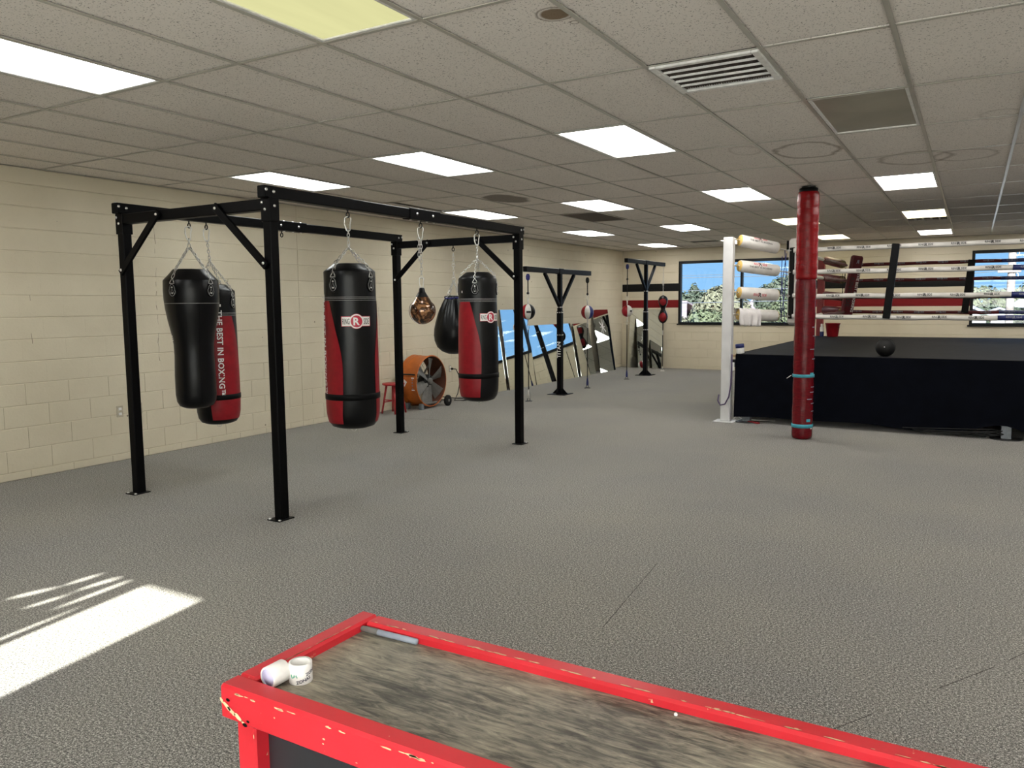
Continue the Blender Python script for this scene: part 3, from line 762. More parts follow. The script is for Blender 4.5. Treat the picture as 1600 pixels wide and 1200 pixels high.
# tapered uppercut bag
x, y, zb, zt = -6.06, 4.64, .665, 1.915
root = thing('uppercut_bag', 'all black tapered uppercut bag, wide at the top, nearest the left post', 'heavy bag', (x, y, zb), face_cam(x, y), 'hanging heavy bags'); H = zt-zb
prof = [(0, 0), (.10, .004), (.145, .025), (.166, .065), (.174, .13), (.174, .30), (.168, .48), (.17, .58), (.185, .68), (.208, .79), (.226, .90), (.234, .98), (.236, 1.06), (.233, 1.145), (.228, 1.155), (.19, 1.195), (.15, 1.243), (.142, 1.247), (.13, 1.243), (.12, 1.21), (0, 1.19)]
MB().lathe(prof, 48).build('bag_body', 'black_leather', root); pf = prof_fn(prof)
st = MB()
st.tube([((pf(.945)+.002)*math.sin(a), -(pf(.945)+.002)*math.cos(a), .945) for a in [2*PI*i/48 for i in range(48)]], .0015, 4, True)
st.build('stitching', 'grey_stitch', root)
MB().tube([((pf(z)+.001)*math.sin(D(15)), -(pf(z)+.001)*math.cos(D(15)), z) for z in [.03+.91*i/30 for i in range(31)]], .0025, 5).build('seam', 'black_matt', root)
ap = Vector((0, 0, H+.19))
for a in (D(-40), D(42), D(135), D(-135)):
    tp = tab_part(root, pf(1.06), 1.06, a, 'black_matt'); mid = Vector((.19*math.sin(a), -.19*math.cos(a), 1.235))
    c = chain(MB(), tp, mid); chain(c, mid, ap+Vector((.01*math.sin(a), -.01*math.cos(a), 0))); c.build('chain', 'chrome', root)
hz = HZ-zb-.055
MB_ = carabiner(MB(), (0, 0, hz), (0, 0, hz-.12)); MB_.build('snap_hook', 'chrome', root)
m = MB(); chain(m, (0, 0, ap.z-.01), (0, 0, hz-.108), .05, .03, .004); m.build('swivel', 'chrome', root)
m = MB()
for i in range(3): m.add(*wrap(grid_rect(.03, .012, 3, 1), (0, 0, .62+.018*i), (0, 0, 1), (0, -1, 0), (1, 0, 0), pf(.62+.018*i)+.003, D(-74)))
m.build('care_tag', 'white_print', root)

# bronze water bag
root = thing('water_bag', 'small glossy bronze teardrop water bag on a long chain', 'punching bag', (-4.38, 5.825, 1.40), face_cam(-4.38, 5.825), 'hanging heavy bags')
prof = [(.124*math.sin(a), .124-.124*math.cos(a)) for a in [D(8*i) for i in range(0, 16)]]
prof += [(.088, .205), (.072, .23), (.06, .25)]
MB().lathe([(0, 0)]+prof[1:], 36).build('bag_body', 'bronze', root)
MB().lathe([(.062, .246), (.058, .255), (.045, .275), (.030, .30), (.026, .325), (.02, .335), (0, .337)], 24).build('cap', 'black_leather', root)
st = MB()
for a in (D(-62), D(180)):
    st.tube([((r+.001)*math.sin(a), -(r+.001)*math.cos(a), z) for r, z in prof[3:]], .003, 5)
st.build('seam', 'white_print', root)
m = MB(); carabiner(m, (0, 0, .43), (0, 0, .325), .035, .005); m.build('snap_hook', 'chrome', root)
hz = HZ-.006-1.40-.055
m = MB(); chain(m, (0, 0, .42), (0, 0, hz-.09)); chain(m, (-.02, 0, hz-.30), (-.018, 0, hz-.09)); m.build('chain', 'chrome', root)
carabiner(MB(), (0, 0, hz), (0, 0, hz-.11)).build('snap_hook', 'chrome', root)

# black wrecking ball bag
root = thing('teardrop_bag', 'large black teardrop bag hanging from the far cross beam', 'punching bag', (-5.25, 7.6, 1.0), face_cam(-5.25, 7.6), 'hanging heavy bags')
prof = [(0, 0), (.08, .006), (.15, .035), (.205, .085), (.235, .16), (.243, .225), (.238, .30), (.222, .37), (.198, .44), (.17, .51), (.14, .575), (.115, .625), (.10, .65), (.105, .675), (.085, .685), (0, .66)]
m = MB().lathe(prof, 48)
for i, v in enumerate(m.v):                                # gathered folds near the mouth
    r = math.hypot(v[0], v[1]); a = math.atan2(v[1], v[0])
    if v[2] > .33 and r > .02:
        s_ = 1+.10*math.sin(a*11)*min(1, (v[2]-.33)/.3); m.v[i] = (v[0]*s_, v[1]*s_, v[2])
m.build('bag_body', 'black_leather', root)
MB().tube([(.104*math.sin(a), -.104*math.cos(a), .655+.004*math.sin(3*a)) for a in [2*PI*i/24 for i in range(24)]], .010, 6, True).build('tie_cord', 'blue_cloth', root)
ap = Vector((0, 0, .86))
for i in range(4):
    a = D(-55+90*i); c = chain(MB(), (.105*math.sin(a), -.105*math.cos(a), .66), ap); c.build('chain', 'chrome', root)
hz = ZT-.169-1.0-.055
m = MB(); m.tube([(.02*math.cos(a), 0, .875+.02*math.sin(a)) for a in [2*PI*i/14 for i in range(14)]], .004, 5, True); chain(m, (0, 0, .89), (0, 0, 1.02)); m.tube([(.018*math.cos(a), 0, 1.035+.018*math.sin(a)) for a in [2*PI*i/14 for i in range(14)]], .004, 5, True)
chain(m, (0, 0, 1.05), (0, 0, hz-.03)); m.build('hanging_chain', 'chrome', root)

# ================================================================== STANDS WITH DOUBLE-END BALLS
def stand(label, x, y, zt, half0, half1, zcollar, tube_z, txt):
    t = thing('bag_stand', label, 'bag stand', (x, y, 0))
    MB().box((0, 0, .006), (.34, .34, .012), None, .003).build('base_plate', 'stand_steel', t)
    g = [(.04, 0), (.15, 0), (.04, .11)]
    for k in range(4):
        T = Matrix.Rotation(k*PI/2, 4, 'Z') @ Matrix.Translation((0, .004, .012)) @ Matrix.Rotation(PI/2, 4, 'X')
        MB().prism(g, 0, .008, T).build('gusset', 'stand_steel', t)
    p = MB().box((0, 0, tube_z/2+.006), (.088, .088, tube_z-.012), None, .006).build('post', 'stand_steel', t)
    MB().box((0, 0, (tube_z+zt-.085)/2), (.072, .072, zt-.085-tube_z+.02), None, .005).build('inner_post', 'stand_steel', t)
    MB().box((0, (half1-half0)/2, zt-.0425), (.075, half0+half1, .085), None, .005).build('cross_bar', 'stand_steel', t)
    MB().box((0, .0, zt-.0425), (.088, .16, .095), None, .003).build('bar_sleeve', 'stand_steel', t)
    for s_ in (-1, 1):
        MB().bar((0, s_*.03, zcollar), (0, s_*.56, zt-.085), .05, .05, b=.004).build('brace', 'stand_steel', t)
    for z in (tube_z-.03, tube_z-.42, zcollar-.03):
        for s_ in (-.022, .022): bolt((.045 if z < tube_z else .037, s_, z), (1, 0, 0), t, Vector())
        for s_ in (-.022, .022): bolt((s_, -.045 if z < tube_z else -.037, z), (0, -1, 0), t, Vector())
    if txt:
        MB().add(*flat(text_mesh('TITAN', .095, .02, 1.05), (0, -.0455, .78), (1, 0, 0), (0, 0, 1), PI/2)).build('lettering', 'white_print', t)
    return t
stand('black T-shaped bag stand with TITAN lettering, between two double-end balls', -6.2, 12.2, 2.18, 1.23, 1.22, 1.55, 1.46, True)
stand('taller black T-shaped bag stand in the far left corner', -6.19, 16.32, 2.50, 1.15, 1.14, 1.87, 1.42, False)

def wedge(rad, zc, a0, a1, n=4, rows=14, sq=1.08):
    m = MB(); vs = []
    for i in range(rows+1):
        p = PI*i/rows
        for k in range(n+1):
            a = a0+(a1-a0)*k/n; vs.append((rad*math.sin(p)*math.sin(a), -rad*math.sin(p)*math.cos(a), zc+rad*sq*math.cos(p)))
    fs = [(i*(n+1)+k, i*(n+1)+k+1, (i+1)*(n+1)+k+1, (i+1)*(n+1)+k)[::-1] for i in range(rows) for k in range(n)]
    return m.add(vs, fs, True)
def double_end(label, x, y, zc, ztop, cols, start, upper, lower, R=.118):
    t = thing('double_end_ball', label, 'punching ball', (x, y, 0), face_cam(x, y), 'double-end balls on elastic cords'); n = len(cols)
    for i, c in enumerate(cols):
        wedge(R, zc, start+2*PI*i/n, start+2*PI*(i+1)/n).build('panel', c, t)
    MB().tube([(0, 0, zc+R*1.05), (0, 0, zc+R+.10)], .012, 8).build('loop', 'white_vinyl', t)
    MB().tube([(0, 0, zc-R*1.05), (0, 0, zc-R-.10)], .012, 8).build('loop', 'white_vinyl', t)
    carabiner(MB(), (0, 0, zc+R+.2), (0, 0, zc+R+.085), .035, .005).build('snap_hook', 'chrome', t)
    carabiner(MB(), (0, 0, zc-R-.085), (0, 0, zc-R-.18), .03, .005).build('snap_hook', 'chrome', t)
    MB().tube([(0, 0, ztop-.06), (0, 0, zc+R+.19)], .009, 8).build('upper_cord', 'rubber', t)
    MB().lathe([(.010, ztop-.14), (.03, ztop-.12), (.034, ztop-.07), (.022, ztop-.035), (0, ztop-.03)], 12).build('clip', upper, t)
    MB().lathe([(.010, ztop-.36), (.026, ztop-.34), (.01, ztop-.32)], 10).build('toggle', 'rubber', t)
    MB().tube([(0, 0, zc-R-.17), (0, 0, .17)], .008, 8).build('lower_cord', 'rubber', t)
    MB().lathe([(.02, .05), (.024, .09), (.014, .18), (.006, .20)], 10).build('lower_clip', lower, t)
    m = MB().box((0, 0, .006), (.11, .07, .012), None, .003); m.tube([(.022*math.cos(a), 0, .03+.022*math.sin(a)) for a in [2*PI*i/12 for i in range(12)]], .005, 6, True)
    m.build('floor_anchor', 'black_iron', t)
    if 'black_leather' in cols or upper == 'blue_tape2':
        m = MB()
        for (a, b_), f in (): pass
    return t
t = double_end('red white and black double-end ball beside the rig post', -6.2, 11.07, 1.455, 2.095, ['red_leather', 'white_vinyl', 'black_leather', 'white_vinyl', 'red_leather', 'black_leather', 'white_vinyl'], D(-78), 'blue_cloth', 'chrome')
MB().add(*wrap(grid_rect(.075, .034, 4, 1), (0, 0, 1.455), (0, 0, 1), (0, -1, 0), (1, 0, 0), .121, D(4))).build('logo', 'black_print', t)
double_end('red white and blue double-end ball right of the TITAN stand', -6.2, 13.33, 1.42, 2.095, ['red_leather', 'white_vinyl', 'blue_vinyl', 'white_vinyl', 'red_leather', 'white_vinyl', 'blue_vinyl'], D(-78), 'rubber', 'blue_vinyl')
t = double_end('red and white double-end ball in the far corner', -6.19, 15.25, 1.42, 2.415, ['red_leather', 'red_leather', 'white_vinyl', 'white_vinyl', 'red_leather', 'white_vinyl'], D(-118), 'blue_vinyl', 'blue_vinyl', .112)
MB().add(*wrap(grid_rect(.06, .03, 4, 1), (0, 0, 1.42), (0, 0, 1), (0, -1, 0), (1, 0, 0), .1155, D(45))).build('logo', 'black_print', t)
# double lobed bag
t = thing('double_end_bag', 'black and red two-lobed double-end bag near the window', 'punching ball', (-6.19, 17.43, 0), face_cam(-6.19, 17.43), 'double-end balls on elastic cords')
prof = [(0, 1.10), (.03, 1.115), (.075, 1.15), (.105, 1.21), (.112, 1.26), (.10, 1.32), (.07, 1.385), (.05, 1.43), (.055, 1.47), (.085, 1.53), (.108, 1.60), (.105, 1.67), (.075, 1.725), (.03, 1.75), (0, 1.76)]
MB().lathe(prof, 32).build('bag_body', 'black_leather', t)
pfn = prof_fn(prof)
for z0, z1 in ((1.15, 1.36), (1.52, 1.68)):
    panel(t, pfn, z0, z1, lambda z, z0=z0, z1=z1: -D(52)*math.sqrt(max(.01, math.sin(PI*(z-z0)/(z1-z0)))), lambda z, z0=z0, z1=z1: D(45)*math.sqrt(max(.01, math.sin(PI*(z-z0)/(z1-z0)))), 8, 10, .002)
    panel(t, pfn, z0, z1, lambda z: D(150), lambda z: D(215), 6, 10, .002)
m = MB(); chain(m, (0, 0, 1.75), (0, 0, 2.40)); m.build('chain', 'chrome', t)
carabiner(MB(), (0, 0, 2.08), (0, 0, 1.98), .035, .005).build('snap_hook', 'chrome', t)
MB().tube([(0, 0, 1.11), (0, 0, .10)], .008, 8).build('lower_cord', 'rubber', t)
MB().lathe([(.012, .84), (.014, .93), (.008, .95)], 8).build('loop', 'white_vinyl', t)
m = MB().box((0, 0, .006), (.1, .07, .012), None, .003); m.tube([(.02*math.cos(a), 0, .03+.02*math.sin(a)) for a in [2*PI*i/12 for i in range(12)]], .005, 6, True); m.tube([(0, 0, .05), (0, 0, .11)], .012, 8)
m.build('floor_anchor', 'chrome', t)

# ================================================================== LEANING MIRRORS
def mirror(label, a, b_, h, base, top, axis='left', yaw=0):
    """glass sheet leaning on a wall; a..b along the wall, base / top distance from it"""
    lean = math.atan2(base-top, h); L = h/math.cos(lean)
    if axis == 'left': t = thing('wall_mirror', label, 'mirror', (XL+base, (a+b_)/2, 0), yaw, 'loose mirrors leaning on the walls')
    else: t = thing('wall_mirror', label, 'mirror', ((a+b_)/2, YB-base, 0), -PI/2, 'loose mirrors leaning on the walls')
    R = Matrix.Rotation(-lean, 3, 'Y'); w = b_-a
    MB().box(R @ Vector((-.004, 0, L/2)), (.006, w, L), R, .001).build('glass', 'mirror', t)
    MB().box(R @ Vector((-.0125, 0, L/2)), (.010, w, L), R).build('backing', 'mirror_edge', t)
    return t, R, L
mirror('short wide mirror leaning on the left wall, partly hidden by the heavy bag', 11.5, 12.33, 1.18, .20, .03)
mirror('tall narrow mirror leaning on the left wall behind the rig post', 12.38, 13.38, 1.48, .235, .03)
mirror('widest low mirror leaning behind the TITAN stand', 13.42, 15.30, 1.16, .235, .03)
mirror('low mirror leaning between the widest mirror and the one with tape', 15.37, 16.20, 1.15, .26, .05, 'left', D(2.2))
t, R, L = mirror('tall mirror with a white tape asterisk near its top', 16.45, 17.32, 1.44, .25, .03)
for i in range(4):
    a = [0, PI/4+.25, PI/2+.1, 3*PI/4+.15][i]; ln = [.26, .36, .36, .40][i]
    MB().box(R @ Vector((.001+.0008*i, .0, L*.72)), (.0012, .024, ln), R @ Matrix.Rotation(a+PI/2, 3, 'X')).build('tape_strip', 'white_print', t)
mirror('mirror leaning on the back wall under the painted stripes', -7.33, -6.46, 1.43, .23, .03, 'back')

# ================================================================== DRUM FAN, STOOL, OUTLETS
fx, fy, fz, fr_ = -7.11, 9.66, .42, .385
t = thing('drum_fan', 'orange drum fan on wheels standing by the block wall', 'fan', (fx, fy, 0)); FO = Vector((fx, fy, 0))
RX = Matrix.Rotation(PI/2, 3, 'Y')                        # lathe axis to +X
dr = .34
MB().lathe([(fr_-.012, -dr), (fr_, -dr), (fr_+.012, -dr+.008), (fr_, -dr+.025), (fr_, -dr+.09), (fr_+.006, -dr+.10), (fr_, -dr+.11), (fr_, -.025), (fr_+.012, -.008), (fr_, 0), (fr_-.006, 0), (fr_-.006, -.03), (fr_-.008, -dr)], 56, (0, 0, fz), RX).build('drum', 'orange', t)
MB().lathe([(fr_-.013, -dr+.004), (fr_-.0095, -.03), (fr_-.0075, -.004)], 56, (0, 0, fz), RX).build('drum_inner_shade', 'shaded_lining', t)  # added sleeve whose dark colour stands for the shadowed drum interior
MB().lathe([(0, -.20), (.09, -.20), (.10, -.19), (.10, -.06), (.085, -.05), (0, -.05)], 24, (0, 0, fz), RX).build('motor', 'black_iron', t)
MB().lathe([(0, -.005), (.035, -.007), (.045, -.015), (.05, -.04)], 20, (0, 0, fz), RX).build('hub', 'fan_metal', t)
for i in range(6):
    a = 2*PI*i/6+.35; b0 = Vector((0, math.cos(a), math.sin(a))); bt = Vector((0, -math.sin(a), math.cos(a))); m = MB(); vs = []
    for s_ in range(5):
        r = .06+.29*s_/4; w = .05+.06*s_/4; tw = .75-.35*s_/4
        for q in (-1, 0, 1):
            dd = bt*math.cos(tw)*w*q+Vector((1, 0, 0))*(math.sin(tw)*w*q)*.8
            vs.append(Vector((-.06, 0, fz))+b0*r+dd+Vector((.012*(1-q*q), 0, 0)))
    n = len(vs); vs += [v+Vector((-.004, 0, 0)) for v in vs]
    fs = [(s_*3+q, s_*3+q+1, s_*3+q+4, s_*3+q+3) for s_ in range(4) for q in range(2)]
    fs += [tuple(n+i_ for i_ in f)[::-1] for f in fs]
    m.add(vs, fs).build('blade', 'fan_metal', t)
for i in range(4):
    a = PI/4+PI/2*i; MB().bar((-.22, .09*math.cos(a), fz+.09*math.sin(a)), (-.22, (fr_-.01)*math.cos(a), fz+(fr_-.01)*math.sin(a)), .02, .02).build('motor_strut', 'fan_metal', t)
gm = MB()
for r in (.06, .12, .18, .24, .30, .36): gm.tube([(-dr+.01, r*math.cos(a), fz+r*math.sin(a)) for a in [2*PI*i/36 for i in range(36)]], .0022, 4, True)
for i in range(8): gm.tube([(-dr+.01, .02*math.cos(PI*i/4), fz+.02*math.sin(PI*i/4)), (-dr+.01, fr_*math.cos(PI*i/4), fz+fr_*math.sin(PI*i/4))], .0022, 4)
gm.build('rear_grille', 'black_iron', t)
for xx in (-.30, -.04):
    MB().box((xx, -.22, .045), (.06, .06, .09), None, .004).build('foot', 'frame_steel', t)
    MB().box((xx, .02, .075), (.045, .50, .03), None, .004).build('cradle', 'fan_metal', t)
MB().tube([(-.34, .36, .085), (.05, .36, .085)], .012, 8).build('axle', 'fan_metal', t)
for xx in (-.30, .04):
    MB().lathe([(.02, -.022), (.065, -.022), (.085, -.016), (.085, .016), (.065, .022), (.02, .022)], 24, (xx, .36, .085), RX).build('wheel', 'rubber', t)
    MB().lathe([(0, -.026), (.022, -.024), (.026, -.02)], 12, (xx, .36, .085), Matrix.Rotation(-PI/2, 3, 'Y') if xx > 0 else RX).build('wheel_hub', 'fan_metal', t)
MB().tube([(-.05, -fr_*.93, fz+.12), (-.05, -fr_*.93-.06, fz+.13), (-.29, -fr_*.93-.06, fz+.13), (-.29, -fr_*.93, fz+.12)], .011, 8).build('handle', 'black_iron', t)
lab = wrap(grid_rect(.055, .20, 6, 1), (0, 0, fz), (1, 0, 0), (0, -1, 0), (0, 0, 1), fr_+.003, -.05, -.075, PI/2)
MB().add(*lab).build('label_sticker', 'white_print', t)
for q in range(4): MB().add(*wrap(grid_rect(.022, .018, 2, 1), (0, 0, fz), (1, 0, 0), (0, -1, 0), (0, 0, 1), fr_+.0045, -.05+(q-1.5)*.115, -.075)).build('sticker_print', 'grey_tape', t)
MB().add(*wrap(grid_rect(.09, .12, 4, 4), (0, 0, fz), (1, 0, 0), (0, -1, 0), (0, 0, 1), fr_+.003, .02, -.25, .6)).build('paper_tag', 'white_print', t)
MB().tube([(XL+.05-fx, 10.79-fy, .51), (XL+.11-fx, 10.81-fy, .505), (XL+.13-fx, 10.86-fy, .40), (XL+.13-fx, 10.88-fy, .25), (XL+.16-fx, 10.78-fy, .10), (XL+.25-fx, 10.55-fy, .012), (XL+.38-fx, 10.62-fy, .010), (XL+.45-fx, 10.85-fy, .010), (XL+.30-fx, 10.95-fy, .01), (XL+.22-fx, 10.75-fy, .02), (-.28, .38, .14)], .007, 6).build('power_cord', 'rubber', t)
MB().box((XL+.045-fx, 10.79-fy, .51), (.03, .03, .035), None, .005).build('plug', 'rubber', t)

t = thing('stool', 'small red wooden stool by the block wall beside the fan', 'stool', (-7.30, 8.97, 0)); sh_ = .445
MB().lathe([(0, sh_-.03), (.15, sh_-.03), (.165, sh_-.022), (.165, sh_-.006), (.155, sh_), (0, sh_)], 32).build('seat', 'red_stool', t)
for i in range(4):
    a = PI/4+PI/2*i; u = Vector((math.cos(a), math.sin(a), 0))
    MB().tube([u*.10+Vector((0, 0, sh_-.03)), u*.175], [.016, .013], 10).build('leg', 'red_stool', t)
for z, d_ in ((.20, 0), (.165, 1)):
    for s_ in (-1, 1):
        r = .10+.075*(1-z/(sh_-.03)); k = r*.7071
        p, q = (Vector((-k, s_*k, z)), Vector((k, s_*k, z))) if d_ == 0 else (Vector((s_*k, -k, z)), Vector((s_*k, k, z)))
        MB().tube([p, q], .009, 8).build('stretcher', 'red_stool', t)
def outlet(label, y, z, plug=False):
    t = thing('wall_outlet', label, 'outlet', (XL, y, z))
    MB().box((.004, 0, 0), (.008, .072, .116), None, .003).build('cover_plate', 'beige_plastic', t)
    for dz in (-.026, .026):
        MB().box((.009, 0, dz), (.004, .034, .028), None, .002).build('socket', 'white_plastic', t)
outlet('beige outlet plate low on the wall left of the rig post', 4.852, .512)
outlet('outlet plate half hidden behind the left rig post', 5.07, .518)
outlet('outlet with the fan cord plugged in', 10.79, .51)

# ================================================================== BOXING RING
RG0 = Vector((.38, 13.45, 0)); ring = thing('boxing_ring', 'raised boxing ring with black canvas, roped corners and dark skirt', 'boxing ring', RG0)
def rg(mb, name, mat, parent=None, **k):
    mb.v = [tuple(Vector(v)-RG0) for v in mb.v]; return mb.build(name, mat, parent or ring, **k)
X0, X1, Y0, Y1, ZP = -2.68, 3.44, 10.40, 16.52, .90
rg(MB().box(((X0+X1)/2, (Y0+Y1)/2, ZP-.008), (X1-X0, Y1-Y0, .016), None, .006), 'canvas', 'canvas')
rg(MB().box(((X0+X1)/2-.03, (Y0+Y1)/2, ZP-.031), (X1-X0+.06, Y1-Y0-.02, .028)), 'deck_board', 'plywood')
for y in (Y0+.06, (Y0+Y1)/2, Y1-.06): rg(MB().box(((X0+X1)/2, y, ZP-.115), (X1-X0, .08, .14)), 'joist', 'black_iron')
for x in (X0+.04, (X0+X1)/2, X1-.04): rg(MB().box((x, (Y0+Y1)/2, ZP-.12), (.07, Y1-Y0-.3, .13)), 'joist', 'black_iron')
for x in (X0+.15, .38, X1-.15):
    for y in (Y0+.03, (Y0+Y1)/2, Y1-.15):
        lg = rg(MB().box((x, y, (ZP-.19)/2), (.10, .10, ZP-.19), None, .004), 'leg', 'frame_steel'); rg(MB().lathe([(0, .012), (.15, .012), (.16, .008), (.16, 0)], 24, (x, y-.0, 0)), 'leg_base', 'black_iron', lg)
def skirt(p, q, nrm, hem):
    p, q, nrm = Vector(p), Vector(q), Vector(nrm); n = 60; rows = 8; vs = []
    for j in range(rows+1):
        for i in range(n+1):
            s_ = i/n; zb_ = hem(s_); z = zb_+(ZP-.004-zb_)*j/rows; k = 1-j/rows
            off = .032+k*(.02+.022*math.sin(s_*23+1)+.012*math.sin(s_*61)); vs.append(p+(q-p)*s_+nrm*off+Vector((0, 0, z)))
    fs = [(j*(n+1)+i, j*(n+1)+i+1, (j+1)*(n+1)+i+1, (j+1)*(n+1)+i) for j in range(rows) for i in range(n)]
    rg(MB().add(vs, fs, True), 'skirt', 'skirt')
hemf = lambda s_: .07+.02*math.sin(s_*9)+.012*math.sin(s_*31)-.03*s_+(.12*math.exp(-((s_-.495)/.05)**2))
skirt((X0, Y0, 0), (X1, Y0, 0), (0, -1, 0), hemf); skirt((X1, Y1, 0), (X0, Y1, 0), (0, 1, 0), hemf)
skirt((X0, Y1, 0), (X0, Y0+.12, 0), (-1, 0, 0), lambda s_: .10+.02*math.sin(s_*20)); skirt((X1, Y0, 0), (X1, Y1, 0), (1, 0, 0), hemf)
rg(MB().box((X0-.06, Y0+.02, ZP-.125), (.10, .06, .10), None, .004), 'corner_bracket', 'black_iron')

CORN = [('white', (-2.785, 10.35), (-2.15, 10.95), 'white_paint', 'white_vinyl', 'white_print'),
        ('red', (-2.64, 16.66), (-2.10, 16.05), 'red_post', 'red_vinyl_dark', 'white_print'),
        ('blue', (3.50, 10.35), (2.90, 10.95), 'white_paint', 'blue_vinyl', 'white_print'),
        ('white2', (3.44, 16.66), (2.86, 16.05), 'white_paint', 'white_vinyl', 'white_print')]
RZ = (1.385, 1.655, 1.97, 2.255); PZ = (1.42, 1.71, 2.06, 2.395)
for nm, (px, py), (cx, cy), pm, vm, tmn in CORN:
    w = .125; P_ = MB().box((px, py, 1.215), (w, w, 2.41), None, .008)
    po = rg(P_, 'corner_post', pm)
    rg(MB().box((px-.005, py-.01, .006), (.27, .25, .012), None, .003), 'base_plate', pm, po)
    d = Vector((cx-px, cy-py, 0)).normalized()
    for i in range(4):
        a = Vector((px, py, PZ[i]))+d*.085; b_ = Vector((cx, cy, RZ[i]))
        ax = (b_-a).normalized(); L = (b_-a).length; c0 = a+ax*.07; c1 = a+ax*min(L-.06, .62)
        q = ax.to_track_quat('Z', 'X').to_matrix(); cl = (c1-c0).length; rr = .077
        cv = rg(MB().lathe([(rr-.006, .001), (rr, .012), (rr+.002, cl*.5), (rr, cl-.012), (rr-.006, cl-.001)], 24, c0, q), 'turnbuckle_cover', vm)
        foam = 'foam' if nm != 'red' else 'foam_dark'
        for f0, f1 in ((-.004, .004), (cl-.004, cl+.004)): rg(MB().lathe([(0, f0), (rr-.006, f0), (rr-.006, f1), (0, f1)], 24, c0, q), 'foam_end', foam, cv)
        m = MB(); m.tube([a-ax*.03, a+ax*.05], .014, 8); m.tube([a+ax*.05, c0+ax*.01], .008, 8); m.tube([c1, b_], .008, 8)
        m.tube([b_+Vector((.03*math.cos(t_), .03*math.sin(t_), 0)) for t_ in [2*PI*k/10 for k in range(10)]], .006, 5, True); rg(m, 'turnbuckle', 'chrome')
        # printed logo on the side seen from the hall
        side = Vector((d.y, -d.x, 0)) if nm == 'white' else Vector((d.y, -d.x, 0))*(1 if d.y > 0 else -1)
        n0 = (side-ax*side.dot(ax)).normalized(); t0 = Vector((0, 0, 1)); t0 = (t0-ax*t0.dot(ax)).normalized()
        up = {3: .62, 2: .35, 1: -.45, 0: .1}[i]
        prm = dict(o=c0+ax*cl*.48, axis=ax, n0=n0, t0=t0, r=rr+.004)
        if not (nm == 'white' and i == 0):
            m = MB().add(*wrap(text_mesh('RING  SIDE', .036, .02), ang=up+.30, rot=PI/2*-1 if False else 0, **prm)) if False else MB()
            def lay(shape, ang):
                vs_, fs_ = shape; return wrap(([(y_, x_) for x_, y_ in vs_], fs_), ang=ang, **prm)
            lp = 'red_print' if nm == 'white' else 'white_print'
            rg(MB().add(*lay(text_mesh('RING    SIDE', .05, .015, 1, .7), up+.25)), 'logo_word', lp, cv)
            rg(MB().add(*lay(text_mesh('R', .075, .03), up+.25)), 'logo_letter', 'black_print' if nm == 'white' else 'white_print', cv)
            if i >= 2: rg(MB().add(*lay(text_mesh('THE BEST IN BOXING', .034, .012), up-.30)), 'slogan', 'black_print' if nm == 'white' else 'white_print', cv)
    # corner pad hung across the turnbuckles
    lean = {'white': Vector((0, 0, 0)), 'red': Vector((.085, .0, 0)), 'blue': Vector(), 'white2': Vector()}[nm]
    pc = Vector((cx, cy, 0))+d*(.17 if nm == 'red' else .10)
    p0 = pc-lean+Vector((0, 0, 1.27)); p1 = pc+lean+Vector((0, 0, 2.42)); ax = (p1-p0).normalized(); sd = ax.cross(d).normalized(); fn = sd.cross(ax)
    Rm = Matrix((sd, -fn, ax)).transposed()
    pad = rg(MB().box((p0+p1)/2, (.24, .09, (p1-p0).length), Rm, .03), 'corner_pad', vm)
    if nm == 'white': rg(MB().box((p0+p1)/2-fn*.052-ax*.02, (.10, .02, (p1-p0).length*.82), Rm, .005), 'pad_strap', 'black_matt', pad)
    for sgn in ((1, -1) if nm == 'red' else (1,)):
        f = fn*sgn
        if nm in ('red',):
            ux = ax*-1; uy = sd*sgn if sgn > 0 else sd*-1
            for off, txt, sz in ((.065, 'THE BEST IN BOXING', .075), (-.045, 'RINGSIDE', .13)):
                rg(MB().add(*flat(text_mesh(txt, sz, .01), (p0+p1)/2-ax*.10+f*.0465+uy*off, ux, uy)), 'lettering', 'white_print' if off > 0 else 'black_print', pad)
            rg(MB().add(*flat(text_mesh('R', .09, .03), p1-ax*.11+f*.0465, uy.cross(f) if False else sd*sgn*-1, ax)), 'lettering', 'grey_tape', pad)
    if nm == 'white':
        rg(MB().box(p1-ax*.09-d*.0+sd*.122, (.12, .004, .13), Matrix((fn, sd, ax)).transposed()), 'pad_logo', 'black_matt', pad)
        rg(MB().add(*flat(text_mesh('R', .10, .03), p1-ax*.09+sd*.1245, fn, ax)), 'pad_letter', 'white_print', pad)
    # laces dangling between covers
    m = MB(); c_ = Vector((cx, cy, 0))-d*.07
    for k in range(3):
        pts = [c_+Vector((.03*math.sin(k*2+i*1.3), .03*math.cos(k+i), 2.26-.30*i-.04*k)) for i in range(4)]; m.tube(pts, .005, 5)
    rg(m, 'lace', 'black_matt' if nm != 'white' else 'blue_cloth')
